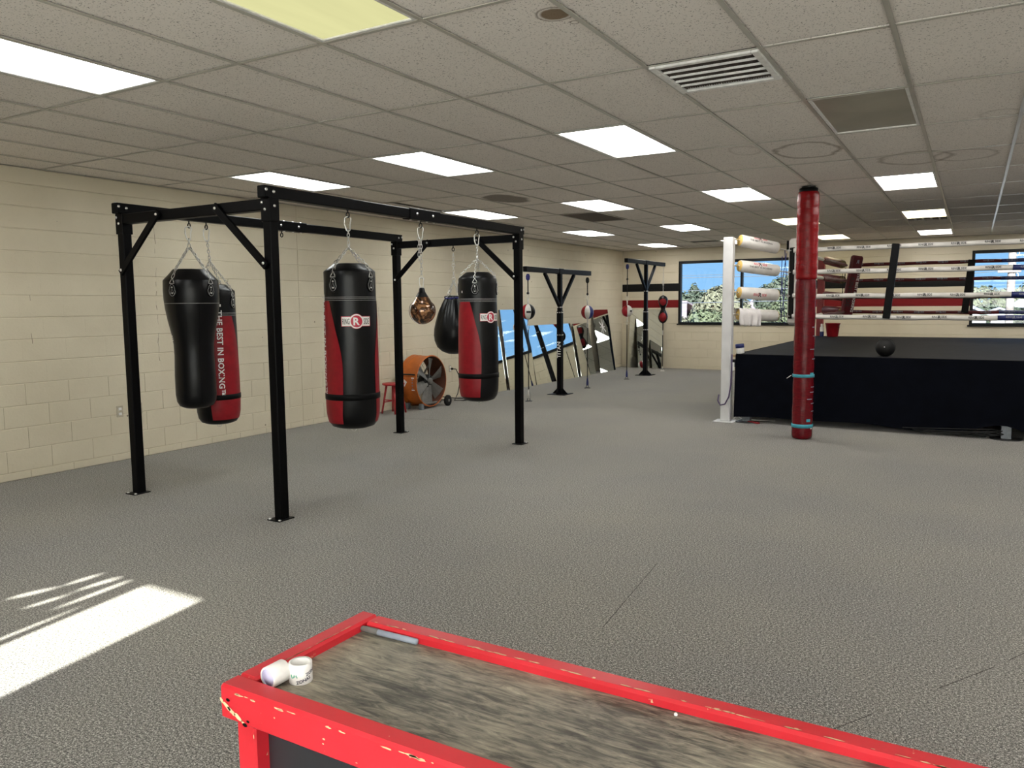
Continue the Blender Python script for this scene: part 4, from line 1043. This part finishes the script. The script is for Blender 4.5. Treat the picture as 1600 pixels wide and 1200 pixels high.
# ropes: four to a side, half in each corner's colour, sleeves printed with the maker's mark
SIDES = [(0, 2, 'white_vinyl', 'blue_vinyl'), (1, 3, 'red_vinyl_dark', 'blue_vinyl'), (0, 1, 'white_vinyl', 'red_vinyl_dark'), (2, 3, 'blue_vinyl', 'white_vinyl')]
for si, (a_, b_, ma, mb_) in enumerate(SIDES):
    pa, pb = Vector((*CORN[a_][2], 0)), Vector((*CORN[b_][2], 0))
    for i, z in enumerate(RZ):
        sag = [.02, .015, .015, .0][i]
        def P3(s_): return pa+(pb-pa)*s_+Vector((0, 0, z-sag*4*s_*(1-s_)+.003*math.sin(40*s_+i)))
        half = [.475, .5, .5, .56][i] if si == 0 else .5
        if si == 0 and i == 3: half = .98
        rr = .031 if si < 2 else .028
        for m0, s0, s1 in ((ma, .012, half), (mb_, half, .988)):
            if s1-s0 < .02: continue
            n = 16; sl = rg(MB().tube([P3(s0+(s1-s0)*k/n) for k in range(n+1)], [rr*(1+.05*math.sin(k*2.1+i)) for k in range(n+1)], 12), 'rope_sleeve', m0)
            if si < 2:
                ax = (pb-pa).normalized(); n0 = Vector((ax.y, -ax.x, 0)); t0 = Vector((0, 0, 1)); Ls = (s1-s0)*(pb-pa).length; cnt = int(Ls/.335)
                for q in range(cnt):
                    o = P3(s0+(s1-s0)*(q+.45)/cnt)
                    if o.x > 1.2: continue
                    m = MB()
                    for tx, dx in (('RING', -.048), ('SIDE', .048)):
                        v_, f_ = text_mesh(tx, .038, .02, 1, .8); m.add(*wrap(([(y_, x_+dx) for x_, y_ in v_], f_), o, ax, n0, t0, rr*1.06+.002, .25))
                    v_, f_ = text_mesh('R', .048, .04); m.add(*wrap(([(y_, x_) for x_, y_ in v_], f_), o, ax, n0, t0, rr*1.06+.002, .2))
                    rg(m, 'sleeve_print', 'black_print' if m0 == 'white_vinyl' else 'grey_tape', sl)
# rope spacers
for (xt, xb, y) in ((-.865, -.945, 10.91), (-.06, -.135, 16.00), (1.75, 1.72, 10.91), (1.6, 1.57, 16.0)):
    rg(MB().bar((xb, y, 1.36), (xt, y, 2.285), .085 if y < 12 else .11, .075, (0, 1, 0), .006), 'rope_spacer', 'black_matt')

# loose things on and around the ring
t = thing('medicine_ball', 'black rubber ball resting at the front edge of the ring', 'ball', (-.915, 10.60, ZP))
m = MB().lathe([(.11*math.sin(PI*i/20), .11-.11*math.cos(PI*i/20)) for i in range(21)], 32); m.build('shell', 'rubber', t)
MB().tube([(.111*math.cos(a), .0, .11+.111*math.sin(a)) for a in [2*PI*i/32 for i in range(32)]], .002, 4, True).build('seam', 'black_matt', t)
MB().lathe([(0, .004), (.006, .003), (.008, 0)], 8, (0, -.109, .12), Matrix.Rotation(PI/2, 3, 'X')).build('valve', 'grey_stitch', t)
t = thing('bucket', 'dark red plastic bucket at the red corner of the ring', 'bucket', (-2.34, 16.25, ZP))
MB().lathe([(0, .004), (.095, 0), (.10, .01), (.132, .245), (.14, .25), (.14, .262), (.128, .262), (.096, .02), (0, .018)], 32).build('pail', 'red_leather', t)
MB().tube([(.138*math.cos(a), -.138*math.sin(a)*.55, .25-.138*math.sin(a)*.75) for a in [PI*i/14 for i in range(15)]], .003, 5).build('handle', 'chrome', t)
t = thing('spray_bottle', 'white and blue bottle standing beside the red bucket', 'bottle', (-2.535, 16.25, ZP))
MB().lathe([(0, 0), (.036, 0), (.038, .01), (.038, .10)], 20).build('lower_body', 'blue_vinyl', t)
MB().lathe([(.038, .10), (.037, .17), (.02, .20), (.017, .205)], 20).build('bottle_body', 'white_plastic', t)
MB().lathe([(.022, .20), (.024, .205), (.024, .245), (0, .25)], 16).build('cap', 'white_plastic', t)
t = thing('jar', 'small white jar with a dark blue lid on the near ring corner', 'jar', (-2.64, 10.47, ZP+.001)); t.rotation_euler = (.0, -.12, .3)
MB().lathe([(0, 0), (.045, 0), (.052, .008), (.052, .07), (.045, .08)], 24).build('jar_body', 'white_plastic', t)
MB().lathe([(.05, .075), (.057, .077), (.057, .122), (.052, .128), (0, .128)], 24).build('lid', 'blue_vinyl', t)
# towel over the lowest white turnbuckle cover
px, py = CORN[0][1]; cx, cy = CORN[0][2]
A = Vector((px, py, PZ[0])); B = Vector((cx, cy, RZ[0])); ax = (B-A).normalized(); sd = Vector((ax.y, -ax.x, 0)).normalized()
vs = []; nu, nv = 22, 26
for j in range(nv+1):
    s_ = j/nv*(.44+.05*math.sin(j*.3))-.21
    for i in range(nu+1):
        u = .13+.30*i/nu+.010*math.sin(j*.5+i*.2)
        wv = .022*math.sin(i*.9+j*.22)+.010*math.sin(i*2.3)
        r = .088+.004*math.sin(i*.9)
        if abs(s_) < r*1.3: a = s_/r; lat, h = r*math.sin(a), r*math.cos(a)
        else: sg = 1 if s_ > 0 else -1; a = 1.3; lat = sg*(r*math.sin(a)+.004+wv*.8*(abs(s_)-r*1.3)*8); h = r*math.cos(a)-(abs(s_)-r*1.3)
        vs.append(A+ax*u+sd*lat+Vector((0, 0, h)))
fs = [(j*(nu+1)+i, j*(nu+1)+i+1, (j+1)*(nu+1)+i+1, (j+1)*(nu+1)+i) for j in range(nv) for i in range(nu)]
tw = MB().add(vs, fs, True).build('towel', 'towel', label='white towel draped over the lowest turnbuckle cover by the white post', cat='towel')
md = tw.modifiers.new('thick', 'SOLIDIFY'); md.thickness = .007; md.offset = 1
cd = MB().tube([(-2.70, 10.27, .90), (-2.70, 10.265, .70), (-2.705, 10.262, .50), (-2.73, 10.262, .34), (-2.78, 10.262, .24), (-2.84, 10.262, .225), (-2.875, 10.27, .28), (-2.872, 10.30, .36)], .009, 8).build('cord', 'purple_cord', label='purple cord looped down the side of the white ring post', cat='cord')
MB().box((-2.695, 10.29, .74), (.045, .02, .11), None, .004).build('white_tag', 'white_plastic', label='small white box fixed beside the white post below the ring deck', cat='box')
m = MB(); m.tube([(-2.70, 10.42, .035), (-2.66, 10.43, .07), (-2.60, 10.44, .035), (-2.66, 10.43, .008)], .007, 6, True); m.tube([(-2.60, 10.44, .035), (-2.45, 10.5, .02), (-2.2, 10.6, .01)], .005, 6)
m.build('floor_hook', 'white_plastic', label='white metal hook and wire at the foot of the white post', cat='hook')
m = MB().bar((-2.50, 10.38, .012), (-2.34, 10.30, .012), .045, .018, b=.005); m.build('wrapper', 'red_leather', label='crumpled red strip on the carpet near the white post', cat='litter')
m = MB(); rnd = random.Random(3)
for k in range(7):
    c = Vector((-.15+rnd.uniform(-.1, .1), 10.42+rnd.uniform(-.06, .02), 0)); a_, b2 = .42+rnd.uniform(-.1, .08), .05+rnd.uniform(-.02, .03)
    m.tube([c+Vector((a_*math.cos(t_), b2*math.sin(t_)+.05*math.cos(t_+k), .012+.010*k+.05*(1-math.cos(t_+.6*k))*.35)) for t_ in [2*PI*i/26 for i in range(26)]], .006, 5, True)
m.build('cable_coil', 'rubber', label='coil of black cable spilling from under the ring skirt', cat='cable')

# ================================================================== PADDED COLUMN
t = thing('padded_column', 'floor-to-ceiling column wrapped in glossy red padding with teal tape', 'column', (-1.655, 9.42, 0))
MB().lathe([(.075, .0), (.075, ZC)], 24).build('steel_core', 'black_iron', t)
def wrapcyl(z0, z1, r, seed):
    rnd = random.Random(seed); m = MB(); rows = 60; prof = []
    for i in range(rows+1):
        z = z0+(z1-z0)*i/rows; k = .003*math.sin(i*.7+seed)+.0012*math.sin(i*1.9); e = min(1, min(i, rows-i)/1.5)
        prof.append(((r+k*.6)*(.93+.07*e), z))
    m.lathe([(r*.6, z0)]+prof+[(r*.6, z1)], 40)
    for i, v in enumerate(m.v):
        a = math.atan2(v[1], v[0]); q = 1+.02*math.sin(2*a+v[2]*1.3+seed)+.005*math.sin(5*a+v[2]*3); m.v[i] = (v[0]*q, v[1]*q, v[2])
    return m
MB_l = wrapcyl(.012, 1.845, .112, 1).build('lower_pad', 'red_wrap_old', t)
wrapcyl(1.83, 2.80, .119, 2).build('upper_pad', 'red_wrap', t)
MB().lathe([(.095, 2.79), (.10, 2.80), (.10, 2.84), (.09, 2.845)], 24).build('top_strap', 'black_matt', t)
MB().lathe([(.11, .715), (.1195, .717), (.1195, .75), (.11, .752)], 40).build('tape_band', 'blue_tape', t)
MB().lathe([(.11, .135), (.1195, .137), (.1195, .175), (.11, .177)], 40).build('tape_band', 'blue_tape', t)
rf = face_cam(-1.655, 9.42)
def patch(w, h, a, z, mat, name='tape_patch'):
    MB().add(*wrap(grid_rect(w, h, 6, 1), (0, 0, z), (0, 0, 1), (math.sin(rf), -math.cos(rf), 0), (math.cos(rf), math.sin(rf), 0), .1175, a)).build(name, mat, t)
patch(.06, .055, D(52), .745, 'blue_tape'); patch(.05, .03, D(35), .225, 'blue_tape'); patch(.03, .04, D(58), .145, 'white_print')
for z, a in ((1.29, 60), (1.19, 68), (1.04, 50), (.93, 66), (.61, 62), (.55, 58), (.47, 40), (.42, 66), (.33, 70)): patch(.07, .010, D(a), z, 'grey_tape', 'tie_wrap')
patch(.035, .03, D(-10), 2.42, 'black_matt', 'dark_scuff')
MB().bar((-.125*1.0, -.04, .735), (-.17, -.06, .70), .012, .004).build('tape_tail', 'white_plastic', t)

# ================================================================== RED COUNTER TABLE IN THE FOREGROUND
TX0, TX1, TY0, TY1, TZ = -1.092, .62, .852, 1.222, .93
CT = Vector(((TX0+TX1)/2, (TY0+TY1)/2, 0)); tb = thing('counter_table', 'chipped red wooden counter table with a worn dark top', 'table', CT)
def tbp(mb, name, mat, parent=None, **k):
    mb.v = [tuple(Vector(v)-CT) for v in mb.v]; return mb.build(name, mat, parent or tb, **k)
w = .042; hR = .062
tbp(MB().box(((TX0+TX1)/2, TY0+w/2, TZ-hR/2), (TX1-TX0, w, hR), None, .005), 'front_rail', 'red_paint')
tbp(MB().box(((TX0+TX1)/2+w/2, TY1-w/2, TZ-hR/2-.001), (TX1-TX0-w, w, hR), None, .005), 'back_rail', 'red_paint')
tbp(MB().box((TX0+w/2, (TY0+w+TY1)/2, TZ-hR/2+.0008), (w, TY1-TY0-w, hR), None, .005), 'side_rail', 'red_paint')
tbp(MB().box((TX1-w/2, (TY0+TY1)/2, TZ-hR/2+.0008), (w, TY1-TY0-2*w, hR), None, .005), 'side_rail', 'red_paint')
tbp(MB().box(((TX0+TX1)/2, (TY0+TY1)/2, TZ-.027), (TX1-TX0-2*w+.002, TY1-TY0-2*w+.002, .018)), 'table_top', 'worn_top')
for x in (TX0+.018, TX1-.018-.045):
    for y in (TY0+.018, TY1-.018-.045): tbp(MB().box((x+.0225, y+.0225, (TZ-hR)/2), (.045, .045, TZ-hR), None, .004), 'leg', 'red_paint')
tbp(MB().box(((TX0+TX1)/2, TY0+.04, .06), (TX1-TX0-.13, .04, .06), None, .004), 'bottom_rail', 'red_paint'); tbp(MB().box(((TX0+TX1)/2, TY1-.04, .06), (TX1-TX0-.13, .04, .06), None, .004), 'bottom_rail', 'red_paint')
tbp(MB().box(((TX0+TX1)/2, TY0+.052, (TZ-hR)/2+.02), (TX1-TX0-.12, .008, TZ-hR-.06)), 'front_panel', 'chalk_panel')
tbp(MB().box(((TX0+TX1)/2, TY1-.052, (TZ-hR)/2+.02), (TX1-TX0-.12, .008, TZ-hR-.06)), 'back_panel', 'chalk_panel')
for x in (TX0+.05, TX1-.05): tbp(MB().box((x, (TY0+TY1)/2, (TZ-hR)/2+.02), (.008, TY1-TY0-.12, TZ-hR-.06)), 'end_panel', 'chalk_panel')
# flakes of bare wood along the worn edges
rnd = random.Random(11); m = MB()
def chip(c, u, v, a, b_):
    n = rnd.randint(5, 8); c, u, v = Vector(c), Vector(u), Vector(v)
    pts = [c+u*a*math.cos(2*PI*i/n)*rnd.uniform(.55, 1)+v*b_*math.sin(2*PI*i/n)*rnd.uniform(.5, 1) for i in range(n)]; m.add(pts, [tuple(range(n))])
for _ in range(95):
    x = rnd.uniform(TX0+.03, TX1-.05); chip((x, TY0-.0006, TZ-.0065-rnd.uniform(0, .003)), (1, 0, 0), (0, 0, 1), rnd.uniform(.003, .014), rnd.uniform(.001, .0025))
for _ in range(85):
    x = rnd.uniform(TX0+.06, TX1-.05); chip((x, TY1-w+.006+rnd.uniform(0, .003), TZ-.0004), (1, 0, 0), (0, 1, 0), rnd.uniform(.004, .018), rnd.uniform(.001, .0028))
for _ in range(34):
    y = rnd.uniform(TY0+.08, TY1-.08); chip((TX0+w-.006, y, TZ+.0014), (0, 1, 0), (1, 0, 0), rnd.uniform(.006, .018), rnd.uniform(.001, .002))
for _ in range(18): chip((rnd.uniform(TX0+.05, TX1-.1), TY0-.0006, TZ-rnd.uniform(.012, .056)), (1, 0, 0), (0, 0, 1), rnd.uniform(.001, .004), rnd.uniform(.001, .002))
for _ in range(10): chip((TX0+.018+.043, TY0+.0175, TZ-hR-rnd.uniform(.02, .4)), (0, 0, 1), (1, 0, 0), rnd.uniform(.003, .010), .0013)
for cx, cz, a, b_ in ((.018, .036, .012, .006), (.030, .042, .016, .007), (.046, .049, .012, .006), (.058, .055, .008, .004), (.006, .028, .005, .006)): chip((TX0+cx, TY0-.0008, TZ-cz), (1, 0, -.45), (0, 0, 1), a, b_)
tbp(m, 'paint_chips', 'bare_wood', kind='stuff')
m = MB()
for cx, cz, a in ((.062, .058, .006), (.07, .05, .004), (.022, .024, .005)): m.add([(TX0+cx+a*math.cos(t_), TY0-.0009, TZ-cz+a*.6*math.sin(t_)) for t_ in [2*PI*i/7 for i in range(7)]], [tuple(range(7))])
tbp(m, 'dark_scuff', 'black_matt')
# things on the table
TS = TZ-.018
def tape_roll(label, loc, rot, R=.021, hgt=.034, print_=False):
    t = link('tape_roll', None, None, None, loc, rot, label, 'tape roll', 'rolls of athletic tape on the table')
    MB().lathe([(R-.0035, 0), (R-.0008, 0), (R, .001), (R, hgt-.001), (R-.0008, hgt), (R-.0035, hgt)], 36).build('tape', 'tape_white', t)
    MB().lathe([(R-.0034, hgt-.001), (R-.0045, hgt-.0015), (R-.0045, .0015), (R-.0034, .001)], 36).build('core', 'tape_core' if not print_ else 'tape_white', t)
    if print_:
        g = dict(axis=(0, 0, 1), n0=(0, -1, 0), t0=(1, 0, 0), r=R+.0004)
        for tx, mt, a, z, sz in (('ZONAS', 'navy_print', .22, .0085, .0080), ('ZONAS', 'navy_print', 1.05, .021, .0080)):
            MB().add(*wrap(text_mesh(tx, sz, .03), (0, 0, z), ang=a, rot=.24, **g)).build('tape_print', mt, t)
        MB().tube(wrap(([(-.006, .003), (-.004, -.003), (-.001, -.002), (.0005, .003), (.002, -.001), (.004, .003), (.006, -.002)], []), (0, 0, .0165), ang=-.6, **g)[0], .0008, 5).build('tape_mark', 'green_print', t)
    else:
        MB().lathe([(0, .002), (R-.0046, .002), (R-.0046, hgt-.002), (0, hgt-.002)], 24).build('core_disc', 'tape_core', t)
    return t
tape_roll('white tape roll standing upright with green and navy print', (-1.003, .955, TS), (0, 0, face_cam(-1.003, .955)), .0205, .036, True)
ang = face_cam(-1.04, .92)
tape_roll('plain white tape roll lying on its side in the table corner', (-1.0300, .9035, TS+.0198), Vector((.06, .99, .03)).to_track_quat('Z', 'Y').to_euler(), .0192, .037, False)
t = thing('marker_pen', 'grey marker pen lying along the back rail of the table', 'pen', (-.981, 1.172, TS+.0065), .02)
RXm = Matrix.Rotation(PI/2, 3, 'Y')
MB().lathe([(0, -.030), (.0052, -.029), (.006, -.027), (.006, .068), (.0052, .070), (0, .071)], 16, (0, 0, 0), RXm).build('barrel', 'marker_grey', t)
MB().lathe([(.0064, -.026), (.0066, -.028), (.0062, -.066), (.0045, -.070), (0, -.0705)], 16, (0, 0, 0), RXm).build('cap', 'fan_metal', t)
MB().lathe([(0, 0), (.003, 0), (.0035, .002), (.002, .004), (0, .0042)], 7, (-.386, 1.168, TS)).build('paper_crumb', 'white_print', label='tiny white crumb on the dark table top by the back rail', cat='litter')

# ================================================================== OUTDOORS
GZ = -3.2
MB().box((0, 70, GZ-.1), (240, 103, .2)).build('ground', 'grass', kind='structure')
MB().box((0, -22, -.12), (90, 40, .1)).build('pavement', 'concrete', kind='structure')
def tree(name, label, x, y, blobs, mat, n, leaf, seed, cat='tree'):
    t = thing(name, label, cat, (x, y, GZ), 0, 'trees outside the windows'); rnd = random.Random(seed); m = MB()
    tot = sum(b_[3]**2 for b_ in blobs)
    for bx, by, bz, br, sq in [(b_[0], b_[1], b_[2], b_[3], b_[4]) for b_ in blobs]:
        for _ in range(int(n*br*br/tot)):
            z = rnd.uniform(-1, 1); a = rnd.uniform(0, 2*PI); r = math.sqrt(1-z*z); d = Vector((r*math.cos(a), r*math.sin(a), z))
            c = Vector((bx, by, bz-GZ))+Vector((d.x*br, d.y*br, d.z*br*sq))*rnd.uniform(.72, 1.05)
            nn = (d+Vector((rnd.uniform(-1, 1), rnd.uniform(-1, 1), rnd.uniform(-.4, 1)))*.8).normalized()
            u = nn.orthogonal().normalized(); v = nn.cross(u); u, v = u*math.cos(a)+v*math.sin(a), v*math.cos(a)-u*math.sin(a)
            s_ = leaf*rnd.uniform(.6, 1.3); m.add([c-u*s_, c-v*s_*.6, c+u*s_, c+v*s_*.6], [(0, 1, 2, 3)])
    m.build('foliage', mat, t, kind='stuff')
    top = max(b_[2] for b_ in blobs)-GZ
    k = MB().tube([(0, 0, 0), (.05, 0, top*.4), (0, .05, top*.8)], [.2, .15, .06], 8); k.build('trunk', 'bark', t)
    return t
tree('leafy_tree', 'dark green tree at the left edge of the left window', -18.4, 60, [(-1.1, 0, .9, 1.5, 1), (.3, 0, 1.1, 1.4, 1), (1.2, 0, .6, 1.2, 1), (-.2, 0, -1, 2, 1)], 'leaf_dark', 7000, .17, 1)
tree('conifer', 'thin conifer tip rising above the dark tree', -23.5, 75, [(0, 0, 3.3-.35*i, .22+.16*i, 1.1) for i in range(9)], 'leaf_dark', 3500, .16, 2)
tree('blossom_tree', 'pale flowering tree in the middle of the left window', -11.75, 42, [(0, 0, 1.5, .95, 1), (-.75, 0, .9, .8, 1), (.8, 0, 1.1, .85, 1), (.1, .2, 2.0, .5, 1)], 'leaf_pale', 6500, .12, 3)
tree('round_bush', 'green shrub in front of the pale flowering tree', -11.2, 37.5, [(0, 0, .55, .9, .8), (-.8, 0, .1, .8, .8), (.7, 0, .5, .75, .8), (-.2, 0, -1.2, 1.2, .9)], 'leaf_mid', 8000, .10, 4)
tree('round_bush', 'light green shrub seen behind the draped towel', -8.2, 41.5, [(0, 0, .95, .95, .85), (-1.0, 0, .65, .8, .85), (1.1, 0, .75, .9, .85), (0, 0, -.9, 1.4, 1)], 'leaf_mid', 8000, .10, 5)
tree('leafy_tree', 'grey green tree at the right of the left window', -12.4, 62, [(0, 0, 2.5, 1.1, 1), (-1.1, 0, 1.8, 1.2, 1), (1.2, 0, 2.2, 1.3, 1), (0, 0, .3, 2.2, 1)], 'leaf_dark', 7000, .17, 6)
tree('round_bush', 'low pale shrub at the bottom left of the left window', -11.35, 34, [(0, 0, .5, .6, .8), (-.7, 0, .45, .55, .8), (0, 0, -.8, .9, 1)], 'leaf_pale', 4000, .09, 7)
tree('tree_row', 'band of trees across the right window', 1.6, 72, [(-2.4, 0, 1.9, 1.1, 1), (-.9, 0, 1.6, 1.1, 1), (.6, 0, 1.5, 1.0, 1), (2.2, 0, 1.9, 1.1, 1), (3.6, 0, 1.6, 1.3, 1), (-1.6, 0, .2, 1.4, 1), (1.2, 0, .2, 1.5, 1), (3, 0, .2, 1.5, 1)], 'leaf_mid', 9000, .17, 8)
tree('tree_row', 'low shrubs below the tree band in the right window', .3, 58, [(-.8, 0, .7, .8, .8), (.5, 0, .6, .9, .8), (1.8, 0, .5, .8, .8)], 'leaf_dark', 4500, .12, 9)
def house(label, x, y, w, d, eave, ridge, wall, roof, along='x', win=True):
    t = thing('house', label, 'house', (x, y, GZ)); e = eave-GZ; r = ridge-GZ
    MB().box((0, 0, e/2), (w, d, e)).build('wall', wall, t)
    o = .25
    if along == 'x': pts = [((-w/2-o, -d/2-o, e), (w/2+o, -d/2-o, e), (w/2-w*.15, 0, r), (-w/2+w*.15, 0, r)), ((w/2+o, d/2+o, e), (-w/2-o, d/2+o, e), (-w/2+w*.15, 0, r), (w/2-w*.15, 0, r))]
    else: pts = [((-w/2-o, -d/2-o, e), (0, -d/2-o, r), (0, d/2+o, r), (-w/2-o, d/2+o, e)), ((w/2+o, d/2+o, e), (0, d/2+o, r), (0, -d/2-o, r), (w/2+o, -d/2-o, e))]
    if along == 'y': MB().prism([(-w/2, e), (w/2, e), (0, r-.05)], -d/2, d/2, Matrix.Rotation(PI/2, 4, 'X')).build('gable', wall, t)
    for q in pts:
        m = MB().add(list(q)+[tuple(Vector(v)-Vector((0, 0, .12))) for v in q], [(0, 1, 2, 3), (7, 6, 5, 4), (0, 4, 5, 1), (1, 5, 6, 2), (2, 6, 7, 3), (3, 7, 4, 0)]); m.build('roof', roof, t)
    for s_ in ((-1, 1) if win else ()):
        wf = MB().box((s_*w*.25, -d/2-.02, e-1.1), (.9, .06, .9)).build('window', 'house_white', t); MB().box((s_*w*.25, -d/2-.04, e-1.1), (.75, .04, .75)).build('pane', 'window_frame', wf)
house('pinkish house with a mauve roof in the lower left of the left window', -17.6, 50, 4.2, 5, .75, 1.72, 'house_pink', 'roof_mauve')
house('pale house with a dark sloping roof edge in the right window', -.75, 48, 2.6, 5, .9, 1.62, 'house_white', 'house_grey', 'y')
house('small white shed between the shrubs in the right window', 1.25, 52, .8, 1.2, .95, 1.2, 'house_white', 'house_grey', 'y', False)
house('grey blue building right of the utility pole', 3.6, 64, 2.6, 4, 1.2, 1.65, 'house_white', 'house_grey')
house('long low pale roof at the bottom of the right window', 1.2, 33, 9, 3, -.3, .72, 'house_white', 'house_white', 'x', False)
house('lilac grey house wall behind the middle of the left window', -15.2, 72, 5, 4, 1.0, 2.0, 'house_white', 'roof_mauve')
t = thing('utility_pole', 'weathered utility pole with crossarms in the right window', 'utility pole', (1.17, 35, GZ))
MB().tube([(0, 0, 0), (.0, 0, 9.5)], [.15, .12], 14).build('pole', 'pole_wood', t)
for z in (5.85, 6.65):
    a = MB().box((-.08, -.13, z), (.75 if z < 6 else .9, .09, .10), None, .01).build('crossarm', 'pole_wood', t)
    for xx in (-.35, -.1, .22): MB().lathe([(.02, z+.05), (.035, z+.07), (.02, z+.1), (.035, z+.12), (0, z+.16)], 10, (xx, -.13, 0)).build('insulator', 'white_plastic', a)
for z in (5.7, 6.5): MB().tube([(.13+.08*math.cos(t_), -.1, z+.08*math.sin(t_)) for t_ in [PI*1.2*i/10-1.5 for i in range(11)]], .015, 6).build('wire_loop', 'white_plastic', t)
for i, (p, q) in enumerate((((-25, 46, 3.12), (12, 46, 3.22)), ((-40, 46, 2.45), (-6, 46, 2.36)), ((-25, 40, 1.62), (-5, 40, 1.70)), ((-6, 36, 2.45), (.8, 35, 2.68)), ((.7, 35, 3.5), (-1.2, 52, 5.2)), ((1.0, 35, 3.5), (.4, 52, 5.4)), ((1.5, 35, 2.75), (9, 36, 2.7)), ((-25, 47, 3.28), (12, 47, 3.42)))):
    p, q = Vector(p), Vector(q)
    MB().tube([p+(q-p)*k/16-Vector((0, 0, .10*math.sin(PI*k/16))) for k in range(17)], .022 if i < 3 else .014, 5).build('overhead_wire', 'wire', label=f'overhead wire outside, {["highest in the left window", "level with the conifer tip", "low across the shrubs", "running to the lower crossarm", "leaving the upper crossarm leftwards", "leaving the upper crossarm beside the pole", "right of the pole", "second highest in the left window"][i]}', cat='wire', group='overhead wires')
